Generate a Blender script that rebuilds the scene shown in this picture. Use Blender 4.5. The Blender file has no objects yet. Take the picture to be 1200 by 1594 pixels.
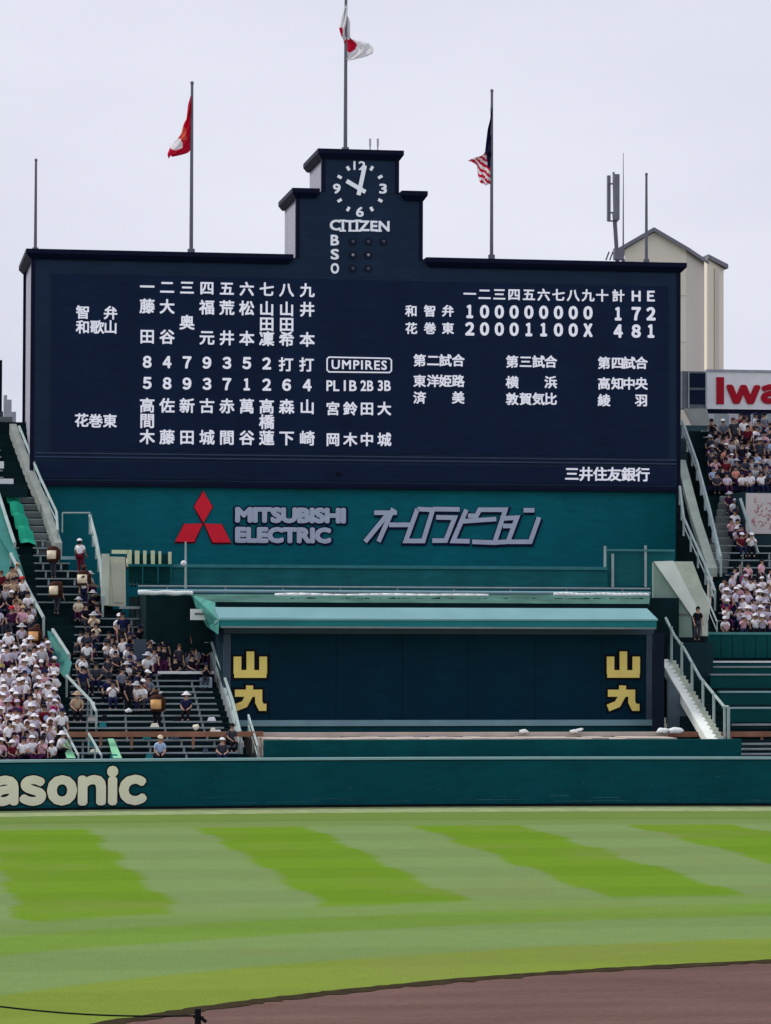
import bpy, bmesh, math, random
from mathutils import Vector, Matrix
R_ = math.radians
rnd = random.Random(7)
sc = bpy.context.scene
col = sc.collection

# ------------------------------------------------------------------ camera
FPX, CAM_H, ROLL = 5000.0, 9.0, .0035
PHI = math.atan(173 / FPX)
fw = Vector((0, math.cos(PHI), math.sin(PHI)))
r0 = Vector((1, 0, 0)); u0_ = Vector((0, -math.sin(PHI), math.cos(PHI)))
RT = r0 * math.cos(ROLL) + u0_ * math.sin(ROLL)
UP = u0_ * math.cos(ROLL) - r0 * math.sin(ROLL)
CAM = Vector((0, 0, CAM_H))
cd = bpy.data.cameras.new('camera'); cam = bpy.data.objects.new('camera', cd); col.objects.link(cam)
cd.sensor_fit = 'HORIZONTAL'; cd.sensor_width = 36; cd.lens = FPX / 1200 * 36
cd.clip_start = 1; cd.clip_end = 6000
cam.matrix_world = Matrix((( RT.x, UP.x, -fw.x, 0), (RT.y, UP.y, -fw.y, 0), (RT.z, UP.z, -fw.z, CAM_H), (0, 0, 0, 1)))
sc.camera = cam

# ------------------------------------------------------------------ sky and sun (thin overcast, sun ahead to the left)
SUN_AZ, SUN_EL = R_(-62), R_(48)          # azimuth from +Y, negative = left
w = bpy.data.worlds.new('World'); sc.world = w; w.use_nodes = True
nt = w.node_tree; nt.nodes.clear(); N = nt.nodes.new; L = nt.links.new
out = N('ShaderNodeOutputWorld'); b1 = N('ShaderNodeBackground'); b2 = N('ShaderNodeBackground'); mx = N('ShaderNodeMixShader')
sky = N('ShaderNodeTexSky'); sky.sky_type = 'NISHITA'; sky.sun_disc = False
sky.sun_elevation = SUN_EL; sky.sun_rotation = SUN_AZ; sky.dust_density = 3
L(sky.outputs[0], b1.inputs[0]); b1.inputs[1].default_value = .07
tc = N('ShaderNodeTexCoord'); nz = N('ShaderNodeTexNoise'); nz.inputs['Scale'].default_value = 3.2; nz.inputs['Detail'].default_value = 4
mp = N('ShaderNodeMapping'); mp.inputs['Scale'].default_value = (1, 1, 3.5)
L(tc.outputs['Generated'], mp.inputs[0]); L(mp.outputs[0], nz.inputs['Vector'])
cr = N('ShaderNodeValToRGB'); cr.color_ramp.elements[0].position = .3; cr.color_ramp.elements[1].position = .7
cr.color_ramp.elements[0].color = (.69, .71, .835, 1); cr.color_ramp.elements[1].color = (.82, .835, .95, 1)
L(nz.outputs[0], cr.inputs[0]); L(cr.outputs[0], b2.inputs[0]); b2.inputs[1].default_value = 1.0
mx.inputs[0].default_value = .96
L(b1.outputs[0], mx.inputs[1]); L(b2.outputs[0], mx.inputs[2]); L(mx.outputs[0], out.inputs[0])
sd = bpy.data.lights.new('sun', 'SUN'); sd.energy = 2.3; sd.angle = R_(10); sd.color = (1, .95, .86)
so = bpy.data.objects.new('sun', sd); col.objects.link(so)
sdir = Vector((math.sin(SUN_AZ) * math.cos(SUN_EL), math.cos(SUN_AZ) * math.cos(SUN_EL), math.sin(SUN_EL)))
so.rotation_euler = sdir.to_track_quat('Z', 'Y').to_euler(); so.location = (-80, 60, 120)
sc.view_settings.view_transform = 'Standard'; sc.view_settings.look = 'None'
sc.view_settings.exposure = 0; sc.view_settings.gamma = 1; sc.view_settings.use_curve_mapping = False

# ------------------------------------------------------------------ stadium frame: u along the fence, v away from the field, z up
TH = math.atan(.16); ORG = Vector((0, 157.3, 0))
EX = Vector((math.cos(TH), math.sin(TH), 0)); EY = Vector((-math.sin(TH), math.cos(TH), 0))
def W(u, v, z): return ORG + EX * u + EY * v + Vector((0, 0, z))
def pv(px, py, v):                       # where a sight line meets the upright plane v
    d = fw + RT * ((px - 600) / FPX) - UP * ((py - 797) / FPX)
    t = (v - (CAM - ORG).dot(EY)) / d.dot(EY); p = CAM + d * t - ORG
    return p.dot(EX), p.z
def proj(u, v, z):
    p = W(u, v, z) - CAM; k = p.dot(fw)
    return 600 + FPX * p.dot(RT) / k, 797 - FPX * p.dot(UP) / k
def prof(v): return 1.65 + .35 * v if v < 15 else 6.9 + .55 * (v - 15)    # slope of the bleachers
def st(px, py, h=0.):                    # where a sight line meets the bleachers' slope raised by h
    lo, hi = -1., 90.
    for _ in range(50):
        m = (lo + hi) / 2
        if pv(px, py, m)[1] > prof(m) + h: lo = m
        else: hi = m
    u, z = pv(px, py, lo)
    return Vector((u, lo, z))
def fence_v(u): return -139 + math.sqrt(139 ** 2 - (u - 3) ** 2)

# ------------------------------------------------------------------ materials
MATS = {}
def mat(name, c, rough=.6, var=.12, scale=1.5, metal=0, spec=.06, bump=0., emit=None, streak=False, flat=False):
    if name in MATS: return MATS[name]
    m = bpy.data.materials.new(name); MATS[name] = m; m.use_nodes = True
    t = m.node_tree; b = t.nodes['Principled BSDF']
    b.inputs['Roughness'].default_value = rough; b.inputs['Metallic'].default_value = metal
    b.inputs['Specular IOR Level'].default_value = spec
    tc = t.nodes.new('ShaderNodeTexCoord'); mp = t.nodes.new('ShaderNodeMapping')
    mp.inputs['Scale'].default_value = (1, 1, .18) if streak else ((.35, 1.3, 1) if flat else (1, 1, 1))
    n = t.nodes.new('ShaderNodeTexNoise'); n.inputs['Scale'].default_value = scale; n.inputs['Detail'].default_value = 5
    t.links.new(tc.outputs['Object'], mp.inputs[0]); t.links.new(mp.outputs[0], n.inputs['Vector'])
    r = t.nodes.new('ShaderNodeValToRGB'); r.color_ramp.elements[0].position = .3; r.color_ramp.elements[1].position = .72
    r.color_ramp.elements[0].color = tuple(x * (1 - var) for x in c) + (1,)
    r.color_ramp.elements[1].color = tuple(min(1, x * (1 + var)) for x in c) + (1,)
    t.links.new(n.outputs[0], r.inputs[0]); t.links.new(r.outputs[0], b.inputs['Base Color'])
    if streak or flat:                      # scuffs and grime over the paint
        n3 = t.nodes.new('ShaderNodeTexNoise'); n3.inputs['Scale'].default_value = 2.2 if streak else 5; n3.inputs['Detail'].default_value = 8; n3.inputs['Roughness'].default_value = .7
        m3 = t.nodes.new('ShaderNodeMapping'); m3.inputs['Scale'].default_value = (.35, 1, 1.6) if streak else (1, 1, 1)
        t.links.new(tc.outputs['Object'], m3.inputs[0]); t.links.new(m3.outputs[0], n3.inputs['Vector'])
        r3 = t.nodes.new('ShaderNodeMapRange'); r3.inputs[1].default_value = .3; r3.inputs[2].default_value = .75; r3.inputs[3].default_value = .82; r3.inputs[4].default_value = 1.22
        t.links.new(n3.outputs[0], r3.inputs[0]); sc3 = t.nodes.new('ShaderNodeVectorMath'); sc3.operation = 'SCALE'
        t.links.new(r.outputs[0], sc3.inputs[0]); t.links.new(r3.outputs[0], sc3.inputs[3]); t.links.new(sc3.outputs[0], b.inputs['Base Color'])
    if bump:
        bp = t.nodes.new('ShaderNodeBump'); bp.inputs['Strength'].default_value = bump; bp.inputs['Distance'].default_value = .05
        n2 = t.nodes.new('ShaderNodeTexNoise'); n2.inputs['Scale'].default_value = scale * 6
        t.links.new(tc.outputs['Object'], n2.inputs['Vector']); t.links.new(n2.outputs[0], bp.inputs['Height']); t.links.new(bp.outputs[0], b.inputs['Normal'])
    if emit:
        b.inputs['Emission Color'].default_value = tuple(emit[:3]) + (1,); b.inputs['Emission Strength'].default_value = emit[3]
    return m
NAVY = mat('navy_cladding', (.015, .030, .066), .5, .12, .35, streak=True)
SCREEN = mat('screen_face', (.0078, .018, .053), .42, .10, .4, streak=True)
CORN = mat('navy_cornice', (.006, .008, .03), .5, .1)
SIDE = mat('grey_side_faces', (.42, .42, .50), .6, .1, .5, streak=True)  # paler grey for the side faces of board and tower
LED = mat('lit_white_dots', (.5, .5, .55), .6, .04, 9, emit=(.66, .66, .76, .62))
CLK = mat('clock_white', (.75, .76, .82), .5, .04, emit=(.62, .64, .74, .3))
GREEN = mat('dark_teal_paint', (.003, .135, .168), .5, .12, .3, streak=True)
GREEN2 = mat('teal_parapet_paint', (.012, .13, .145), .55, .16, .5, streak=True)
FENCE = mat('fence_padding', (.0015, .066, .088), .55, .12, .35, streak=True)
FENCECAP = mat('fence_cap', (.27, .42, .45), .5, .06)
ROOFLIP = mat('sky_lit_teal_sheet', (.20, .385, .41), .4, .08, .6)  # sky light on the sloping lip is put into this paler teal
FASCIA = mat('teal_fascia', (.02, .20, .22), .45, .08, .6)
DECK = mat('weathered_green_roof', (.07, .17, .14), .6, .35, .6)
PANEL = mat('dark_blue_panel', (.001, .024, .046), .45, .12, .4, streak=True)
FRAME = mat('dark_steel_frame', (.06, .085, .12), .5, .1)
STEEL = mat('galvanised_steel', (.33, .38, .40), .45, .12, 2, metal=.2)
RAIL = mat('pale_green_rail', (.38, .47, .46), .5, .12, 2)
POLE = mat('grey_pole_paint', (.17, .17, .21), .45, .08, 2)
CONC = mat('weathered_concrete', (.56, .60, .50), .8, .18, .8, bump=.3)
CONCW = mat('pale_concrete_top', (.82, .86, .80), .75, .1, .8)
STEPC = mat('grey_concrete_step', (.17, .19, .19), .85, .2, .9, bump=.3)
TERR = mat('dark_green_terrace', (.006, .022, .026), .8, .3, .6, bump=.3)
BENCH = mat('pale_bench_plank', (.27, .32, .34), .55, .15, 1.5)
TAN = mat('tan_concrete', (.48, .42, .37), .8, .16, .8)
RUST = mat('rust_brown_beam', (.30, .14, .09), .7, .25, 1)
GOLD = mat('gold_letter', (1.0, .76, .22), .5, .06)
BLACKM = mat('black_outline', (.008, .008, .012), .6, .1)
CREAM = mat('cream_letter', (.84, .80, .63), .55, .05)
LGREY = mat('blue_grey_letter', (.50, .56, .70), .45, .06)
DNAVY = mat('navy_outline', (.006, .012, .05), .5, .1)
MRED = mat('crimson_emblem', (.88, .025, .05), .4, .06)
IRED = mat('dark_red_letter', (.45, .012, .03), .45, .05)
WHITE = mat('white_paint', (.80, .80, .82), .5, .05)
SIGNW = mat('sign_board_white', (.88, .88, .92), .5, .05)
BEIGE = mat('beige_render', (.84, .77, .64), .85, .07, .12, bump=.15)
BEIGE2 = mat('shaded_beige_render', (.68, .63, .56), .85, .07, .12)  # side walls' shade put into a darker beige; also colours joints and downpipe
ROOFG = mat('grey_roofing', (.22, .22, .26), .7, .1)
EMER = mat('emerald_sheet', (.015, .33, .20), .5, .22, .8)
MINT = mat('mint_panel', (.25, .62, .36), .55, .15)
DGREEN = mat('deep_green_riser', (.004, .070, .072), .6, .15, .5)
YGREEN = mat('pale_yellow_green_board', (.62, .70, .46), .6, .1)

# ------------------------------------------------------------------ object helpers
def tag(o, label=None, cat=None, group=None, kind=None):
    if label: o['label'] = label
    if cat: o['category'] = cat
    if group: o['group'] = group
    if kind: o['kind'] = kind
    return o
BASE = {}
def place(o, base, rz=0.):
    o.location = W(*base); o.rotation_euler = (0, 0, TH + rz)
def thing(name, base, label, cat, group=None, kind=None):
    o = bpy.data.objects.new(name, None); o.empty_display_size = .3; col.objects.link(o)
    place(o, base); BASE[o.name] = Vector(base)
    return tag(o, label, cat, group, kind)
class MB:
    def __init__(s): s.marks = []; s.v = []; s.f = []; s.m = []; s.mi = 0
    def add(s, vs, fs, mi=None):
        k = len(s.v); s.v += [Vector(p) for p in vs]; s.f += [[i + k for i in f] for f in fs]; s.m += [s.mi if mi is None else mi] * len(fs); return s
    def hexa(s, p, mi=None):             # p: 4 bottom, 4 top corners
        return s.add(p, [(3, 2, 1, 0), (4, 5, 6, 7), (0, 1, 5, 4), (1, 2, 6, 5), (2, 3, 7, 6), (3, 0, 4, 7)], mi)
    def box(s, u0, u1, v0, v1, z0, z1, mi=None):
        return s.hexa([(u0, v0, z0), (u1, v0, z0), (u1, v1, z0), (u0, v1, z0), (u0, v0, z1), (u1, v0, z1), (u1, v1, z1), (u0, v1, z1)], mi)
    def pbox(s, x0, y0, x1, y1, v, d, mi=None):   # box whose front face, at depth v, fills this part of the view
        um, zt = pv((x0 + x1) / 2, y0, v); _, zb = pv((x0 + x1) / 2, y1, v)
        ul = pv(x0, (y0 + y1) / 2, v)[0]; ur = pv(x1, (y0 + y1) / 2, v)[0]
        return s.box(ul, ur, v, v + d, zb, zt, mi)
    def tube(s, p, q, r, n=6, r2=None, mi=None):
        p = Vector(p); q = Vector(q); a = (q - p).normalized()
        h = Vector((0, 0, 1)) if abs(a.z) < .9 else Vector((1, 0, 0)); x = a.cross(h).normalized(); y = a.cross(x)
        r2 = r if r2 is None else r2; vs = []
        for c, rr in ((p, r), (q, r2)):
            for i in range(n):
                t = 2 * math.pi * i / n; vs.append(c + x * (math.cos(t) * rr) + y * (math.sin(t) * rr))
        return s.add(vs, [(i, (i + 1) % n, n + (i + 1) % n, n + i) for i in range(n)] + [tuple(range(n))[::-1], tuple(range(n, 2 * n))], mi)
    def beam(s, p, q, wd, ht, mi=None):  # rectangular bar
        p = Vector(p); q = Vector(q); a = (q - p).normalized(); x = a.cross(Vector((0, 0, 1))).normalized() * (wd / 2); y = Vector((0, 0, ht / 2))
        if abs(a.z) > .95: x = Vector((wd / 2, 0, 0)); y = Vector((0, ht / 2, 0))
        return s.hexa([p - x - y, p + x - y, q + x - y, q - x - y, p - x + y, p + x + y, q + x + y, q - x + y], mi)
    def prism(s, pts, v0, v1, mi=None):  # pts (u,z) outline, clockwise or not, extruded from v0 to v1
        n = len(pts); vs = [(a, v0, b) for a, b in pts] + [(a, v1, b) for a, b in pts]
        return s.add(vs, [tuple(range(n)), tuple(range(2 * n - 1, n - 1, -1))] + [(i, i + n, (i + 1) % n + n, (i + 1) % n) for i in range(n)], mi)
    def ball(s, c, rx, ry, rz, n=8, k=5, z0=-1., mi=None):
        vs = []; c = Vector(c); a0 = math.asin(max(-1, z0))
        for j in range(k + 1):
            a = a0 + (math.pi / 2 - a0) * j / k
            for i in range(n):
                t = 2 * math.pi * i / n; vs.append(c + Vector((rx * math.cos(a) * math.cos(t), ry * math.cos(a) * math.sin(t), rz * math.sin(a))))
        return s.add(vs, [(j * n + i, j * n + (i + 1) % n, (j + 1) * n + (i + 1) % n, (j + 1) * n + i) for j in range(k) for i in range(n)], mi)
    def build(s, name, m, parent=None, base=None, label=None, cat=None, group=None, kind=None, smooth=False):
        if len(s.marks) > 1:             # one object per written character
            mk = s.marks + [(len(s.v), len(s.f))]; o = None
            for (a, b), (c, d) in zip(mk, mk[1:]):
                t = MB(); t.v = s.v[a:c]; t.f = [[i - a for i in f] for f in s.f[b:d]]; t.m = s.m[b:d]; o = t.build(name, m, parent)
            return o
        if parent is not None: base = BASE[parent.name]
        elif base is None:
            us = [p.x for p in s.v]; vv = [p.y for p in s.v]; zs = [p.z for p in s.v]
            base = ((min(us) + max(us)) / 2, (min(vv) + max(vv)) / 2, min(zs))
        base = Vector(base); me = bpy.data.meshes.new(name)
        me.from_pydata([p - base for p in s.v], [], s.f)
        ms = m if isinstance(m, (list, tuple)) else [m]
        for x in ms: me.materials.append(x)
        if len(ms) > 1: me.polygons.foreach_set('material_index', s.m)
        b = bmesh.new(); b.from_mesh(me); bmesh.ops.recalc_face_normals(b, faces=b.faces)
        for f in b.faces: f.smooth = smooth
        b.to_mesh(me); b.free()
        o = bpy.data.objects.new(name, me); col.objects.link(o)
        if parent is not None: o.parent = parent
        else: place(o, base)
        BASE[o.name] = base
        return tag(o, label, cat, group, kind)

# text: one hidden curve turned into mesh outlines, cached
_tc = bpy.data.curves.new('glyph', 'FONT'); _to = bpy.data.objects.new('glyph', _tc); col.objects.link(_to)
_gc = {}
def glyph(s, off=0., ext=.02, shear=0., space=1.):
    k = (s, off, ext, shear, space)
    if k not in _gc:
        _tc.body = s; _tc.offset = off; _tc.extrude = ext; _tc.shear = shear; _tc.size = 1; _tc.resolution_u = 3; _tc.space_character = space
        bpy.context.view_layer.update(); dg = bpy.context.evaluated_depsgraph_get()
        m = bpy.data.meshes.new_from_object(_to.evaluated_get(dg))
        vs = [v.co.copy() for v in m.vertices]; fs = [tuple(p.vertices) for p in m.polygons]; bpy.data.meshes.remove(m)
        xs = [p.x for p in vs]; ys = [p.y for p in vs]
        _gc[k] = (vs, fs, min(xs), max(xs), min(ys), max(ys))
    return _gc[k]
def wide(c): return chr(ord(c) + 0xFEE0) if '!' <= c <= '~' else c
def put_text(mb, s, x0, y0, x1, y1, v, off=0., depth=.06, shear=0., space=1., fit=None, grow=None, fat=True):
    """letters standing on plane v, their box filling the given view box; strokes are thickened by overlaid copies"""
    vs, fs, a, b, c, d = glyph(s, 0., .5, shear, space)
    if fit: a, b, c, d = fit
    ul, zt = pv(x0, y0, v); ur, zb = pv(x1, y1, v)
    r = (off * (zt - zb) if grow is None else grow) if fat else 0
    ul += r * .9; ur -= r * .9; zb += r * .9; zt -= r * .9
    if fit is None and grow is not None and off < 0: ul -= r * .9; ur += r * .9; zb -= r * .9; zt += r * .9
    k = 0 if r <= 0 else (4 if r < .035 else 10)
    sh = [(0, 0)] + [(r * math.cos(2 * math.pi * (i + .5) / k), r * math.sin(2 * math.pi * (i + .5) / k)) for i in range(k)]
    for i, (dx, dz) in enumerate(sh):
        mb.add([(ul + dx + (p.x - a) / (b - a) * (ur - ul), v - depth * (.5 + p.z) + .0012 * i, zb + dz + (p.y - c) / (d - c) * (zt - zb)) for p in vs], fs)
def kanji(mb, ch, cx, cy, sz, v, off=.030, depth=.06):
    mb.marks.append((len(mb.v), len(mb.f)))
    put_text(mb, ch, cx - sz / 2, cy - sz / 2, cx + sz / 2, cy + sz / 2, v, off, depth, fit=(.03, .97, -.09, .85))
def digit(mb, ch, cx, cy, wd, ht, v, off=.035, depth=.06):
    mb.marks.append((len(mb.v), len(mb.f)))
    k = .36 if ch == '1' else .5
    put_text(mb, wide(ch), cx - wd * k, cy - ht / 2, cx + wd * k, cy + ht / 2, v, off * 1.5, depth)

# ------------------------------------------------------------------ ground
HC = Vector((6.18, -105.1)); HR = 34.07                       # centre and radius of the infield's edge, in (u, v)
def ground_material():
    m = bpy.data.materials.new('mown_grass'); m.use_nodes = True; t = m.node_tree; N = t.nodes.new; L = t.links.new
    b = t.nodes['Principled BSDF']; b.inputs['Roughness'].default_value = .9; b.inputs['Specular IOR Level'].default_value = .02
    tc = N('ShaderNodeTexCoord'); sp = N('ShaderNodeSeparateXYZ'); L(tc.outputs['Object'], sp.inputs[0])
    def M(op, a, b_=None, c=None):
        n = N('ShaderNodeMath'); n.operation = op
        for i, x in enumerate((a, b_, c)):
            if x is None: continue
            if isinstance(x, (int, float)): n.inputs[i].default_value = x
            else: L(x, n.inputs[i])
        return n.outputs[0]
    def noise(scale, det=3, vec=None, sc3=None):
        n = N('ShaderNodeTexNoise'); n.inputs['Scale'].default_value = scale; n.inputs['Detail'].default_value = det
        src = tc.outputs['Object']
        if sc3: mp = N('ShaderNodeMapping'); mp.inputs['Scale'].default_value = sc3; L(src, mp.inputs[0]); src = mp.outputs[0]
        L(src, n.inputs['Vector']); return n.outputs[0]
    def mix(f, a, b_):
        n = N('ShaderNodeMix'); n.data_type = 'RGBA'
        L(f, n.inputs[0]) if not isinstance(f, (int, float)) else n.inputs[0].__setattr__('default_value', f)
        for s, x in ((6, a), (7, b_)):
            if isinstance(x, tuple): n.inputs[s].default_value = x + (1,)
            else: L(x, n.inputs[s])
        return n.outputs[2]
    def step(x, e, s):                    # soft step of x over edge e with softness s
        n = N('ShaderNodeMapRange'); n.interpolation_type = 'SMOOTHSTEP'; n.inputs[1].default_value = e - s; n.inputs[2].default_value = e + s; L(x, n.inputs[0]); return n.outputs[0]
    U, V = sp.outputs[0], sp.outputs[1]
    # long stripes running out to the fence, edges nudged by the cross mowing passes
    cross = M('SINE', M('MULTIPLY', V, 2 * math.pi / 9.6))
    crs = step(cross, 0, .35)
    uu = M('ADD', M('ADD', U, M('MULTIPLY', M('SUBTRACT', crs, .5), .34)), M('MULTIPLY', M('SUBTRACT', noise(.22), .5), .8))
    fold = M('PINGPONG', M('ADD', uu, 15.4 + 48.2), 4.82)      # 0..4.82..0
    s = M('SINE', M('MULTIPLY', M('ADD', uu, 15.4), math.pi / 4.82))
    stripe = step(s, 0, .20)
    light = (.164, .243, .086); dark = (.124, .230, .016)  # sheen from the blades' mown direction, put into two greens
    c = mix(stripe, dark, light)
    # rings round the infield
    du = M('SUBTRACT', U, HC.x); dv = M('SUBTRACT', V, HC.y)
    rad = M('SQRT', M('ADD', M('MULTIPLY', du, du), M('MULTIPLY', dv, dv)))
    rad = M('ADD', rad, M('MULTIPLY', M('SUBTRACT', noise(.25), .5), .9))
    near = M('SUBTRACT', V, M('MULTIPLY', M('MULTIPLY', U, U), -.0035))
    c = mix(step(near, -14.6, .6), c, (.158, .236, .070))
    c = mix(step(near, -10.6, .4), c, (.130, .205, .045))
    c = mix(step(rad, HR + 19.5, .9), mix(.35, light, (.125, .228, .03)), c)
    c = mix(step(rad, HR + 16.2, .6), mix(.30, dark, light), c)
    c = mix(step(rad, HR + 12.0, .5), (.156, .238, .078), c)
    c = mix(step(rad, HR + 5.4, .4), (.172, .236, .036), c)
    # faint cross bands, patches, fine grain
    n1 = noise(.9, 5); n2 = noise(9, 4); n3 = noise(.12, 3)
    n4 = noise(2.2, 5, sc3=(1, 3, 1)); n5 = noise(26, 3)
    k = M('ADD', .60, M('ADD', M('ADD', M('MULTIPLY', n1, .16), M('MULTIPLY', n4, .16)), M('ADD', M('ADD', M('MULTIPLY', n2, .26), M('MULTIPLY', n5, .20)), M('MULTIPLY', crs, .085))))
    n = N('ShaderNodeVectorMath'); n.operation = 'SCALE'; L(c, n.inputs[0]); L(k, n.inputs[3])
    c2 = mix(M('MULTIPLY', step(n3, .60, .1), .35), n.outputs[0], (.19, .22, .07))
    L(c2, b.inputs['Base Color'])
    bp = N('ShaderNodeBump'); bp.inputs['Strength'].default_value = .8; bp.inputs['Distance'].default_value = .05
    L(noise(14, 4), bp.inputs['Height']); L(bp.outputs[0], b.inputs['Normal'])
    return m
GRASS = ground_material()
mb = MB(); mb.add([(-900, -200, -.05), (900, -200, -.05), (900, 1500, -.05), (-900, 1500, -.05)], [(0, 1, 2, 3)])
mb.build('ground', mat('grey_earth', (.12, .11, .10), .9, .2, .1), base=(0, 0, 0), label='grey ground beyond and under the stadium', kind='structure')
# outfield turf: a slab with a hole where the infield dirt lies (its cut edge shows)
ring = []; n = 96
mb = MB()
for i in range(n):
    a = math.pi * 2 * i / n; ring.append((HC.x + HR * math.cos(a), HC.y + HR * math.sin(a)))
inner = [(x, y, .03) for x, y in ring]; low = [(x, y, -.02) for x, y in ring]
outer = [(HC.x + 160 * math.cos(2 * math.pi * i / n), HC.y + 160 * math.sin(2 * math.pi * i / n), .03) for i in range(n)]
def fence_far(u, v):
    return v
outc = []
for i in range(n):
    a = 2 * math.pi * i / n; dx, dy = math.cos(a), math.sin(a); lo, hi = 0, 300
    for _ in range(40):
        m_ = (lo + hi) / 2; uu, vv = HC.x + dx * m_, HC.y + dy * m_
        if (uu - 3) ** 2 + (vv + 139) ** 2 < (139 - .02) ** 2: lo = m_
        else: hi = m_
    outc.append((HC.x + dx * lo, HC.y + dy * lo, .03))
mb.add(inner + outc + low, [(i, (i + 1) % n, n + (i + 1) % n, n + i) for i in range(n)] + [(2 * n + i, 2 * n + (i + 1) % n, (i + 1) % n, i) for i in range(n)])
mb.build('grass_outfield', GRASS, base=(0, 0, 0), label='striped green outfield turf up to the fence', kind='structure')
DIRT = mat('infield_dirt', (.135, .078, .066), .95, .22, .35, bump=.8, flat=True)
mb = MB(); mb.add([(x * 1.0, y, .0) for x, y in ring], [tuple(range(n))])
mb.build('infield_dirt', DIRT, base=(0, 0, 0), label='dark reddish brown infield dirt', kind='structure')
EDGE = mat('turf_edge_soil', (.035, .026, .010), .95, .3, 2)
mb = MB(); r1 = [(HC.x + (HR - .45 + rnd.uniform(-.22, .22)) * math.cos(2 * math.pi * i / 720), HC.y + (HR - .45 + rnd.uniform(-.22, .22)) * math.sin(2 * math.pi * i / 720), .012) for i in range(720)]
r2 = [(HC.x + (HR + .05 + rnd.uniform(-.1, .1)) * math.cos(2 * math.pi * i / 720), HC.y + (HR + .05 + rnd.uniform(-.1, .1)) * math.sin(2 * math.pi * i / 720), .042) for i in range(720)]
mb.add(r1 + r2, [(i, (i + 1) % 720, 720 + (i + 1) % 720, 720 + i) for i in range(720)])
mb.build('turf_edge', EDGE, base=(0, 0, 0), label='dark ragged edge where turf meets infield dirt', kind='structure')
# pale strip of turf at the foot of the fence
mb = MB(); k = 60
a = [(u, fence_v(u) - .15, .034) for u in [-40 + i * 80 / k for i in range(k + 1)]]
b = [(u, fence_v(u) - 4.6, .034) for u in [-40 + i * 80 / k for i in range(k + 1)]]
mb.add(a + b, [(i, i + 1, k + 2 + i, k + 1 + i) for i in range(k)])
mb.build('turf_strip', mat('pale_dry_turf', (.27, .33, .16), .9, .2, 1.2), base=(0, 0, 0), label='pale dry turf strip along the foot of the fence', kind='structure')

# ------------------------------------------------------------------ outfield fence
FH = 2.38
fen = thing('outfield_fence', (3, 0, 0), 'dark teal padded outfield fence with pale cap and large cream letters at its left', 'fence')
def arc_box(mb, ua, ub, z0, z1, f0, f1, seg=1.6):
    k = max(1, int((ub - ua) / seg)); us = [ua + (ub - ua) * i / k for i in range(k + 1)]
    for i in range(k):
        p, q = us[i], us[i + 1]
        mb.hexa([(p, fence_v(p) + f0, z0), (q, fence_v(q) + f0, z0), (q, fence_v(q) + f1, z0), (p, fence_v(p) + f1, z0),
                 (p, fence_v(p) + f0, z1), (q, fence_v(q) + f0, z1), (q, fence_v(q) + f1, z1), (p, fence_v(p) + f1, z1)])
mb = MB(); arc_box(mb, -40, 44, 0, FH - .05, .12, .5); mb.build('fence_wall', mat('fence_backing', (.004, .03, .04), .7), fen)
for i in range(28):
    ua = -40 + i * 3.0
    mb = MB(); arc_box(mb, ua + .0015, ua + 2.9985, .16, FH - .1, -.04, .12, 1.0); mb.build('panel', FENCE, fen)
mb = MB(); arc_box(mb, -40, 44, .0, .15, .02, .12); mb.build('base_shadow_strip', mat('base_shadow_black', (.01, .014, .018), .7), fen)  # black strip: shadow line along the fence foot, put in as colour
mb = MB(); arc_box(mb, -40, 44, FH - .05, FH + .06, -.10, .5); mb.build('cap_rail', FENCECAP, fen)
def curve_to_fence(mb, gap):
    for p in mb.v: p.y = fence_v(p.x) - .04 - gap + (p.y + .04) * 1.0
mb = MB(); sr = random.Random(21)
for i in range(70):
    u = sr.uniform(-18, 40); z = .26 + abs(sr.gauss(0, .12)) if i % 3 else sr.uniform(.3, 2.1); l_ = sr.uniform(.3, 2.2) if i % 3 else sr.uniform(.05, .25); h_ = sr.uniform(.012, .035)
    mb.add([(u, fence_v(u) - .048, z), (u + l_, fence_v(u + l_) - .048, z + sr.uniform(-.02, .02)), (u + l_ * .9, fence_v(u + l_ * .9) - .048, z + h_), (u + l_ * .1, fence_v(u + l_ * .1) - .048, z + h_)], [(0, 1, 2, 3)])
mb.build('scuff_mark', mat('pale_scuff', (.03, .12, .14), .7, .3, 4), fen, kind='stuff')
PAN = [('P', -158, -112, 1192), ('a', -108, -66, 1205), ('n', -62, -20, 1205), ('a', -16, 26, 1205), ('s', 28, 69, 1205), ('o', 71, 117, 1205), ('n', 119, 162, 1205), ('i', 164.5, 181, 1191), ('c', 183, 226, 1205)]
for nm, e, gap, mt in (('lettering', 0, .05, CREAM), ('letter_outline', 1.9, .02, BLACKM)):
    t = MB()
    for c, xa, xb, yt in PAN:
        g = .135 if nm == 'lettering' else .205
        if c == 'i': g *= 1.0
        put_text(t, wide(c), xa - e, yt - e, xb + e, 1251 + e, -.04, .1, .03, grow=g)
    curve_to_fence(t, gap); t.build(nm, mt, fen)

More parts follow.
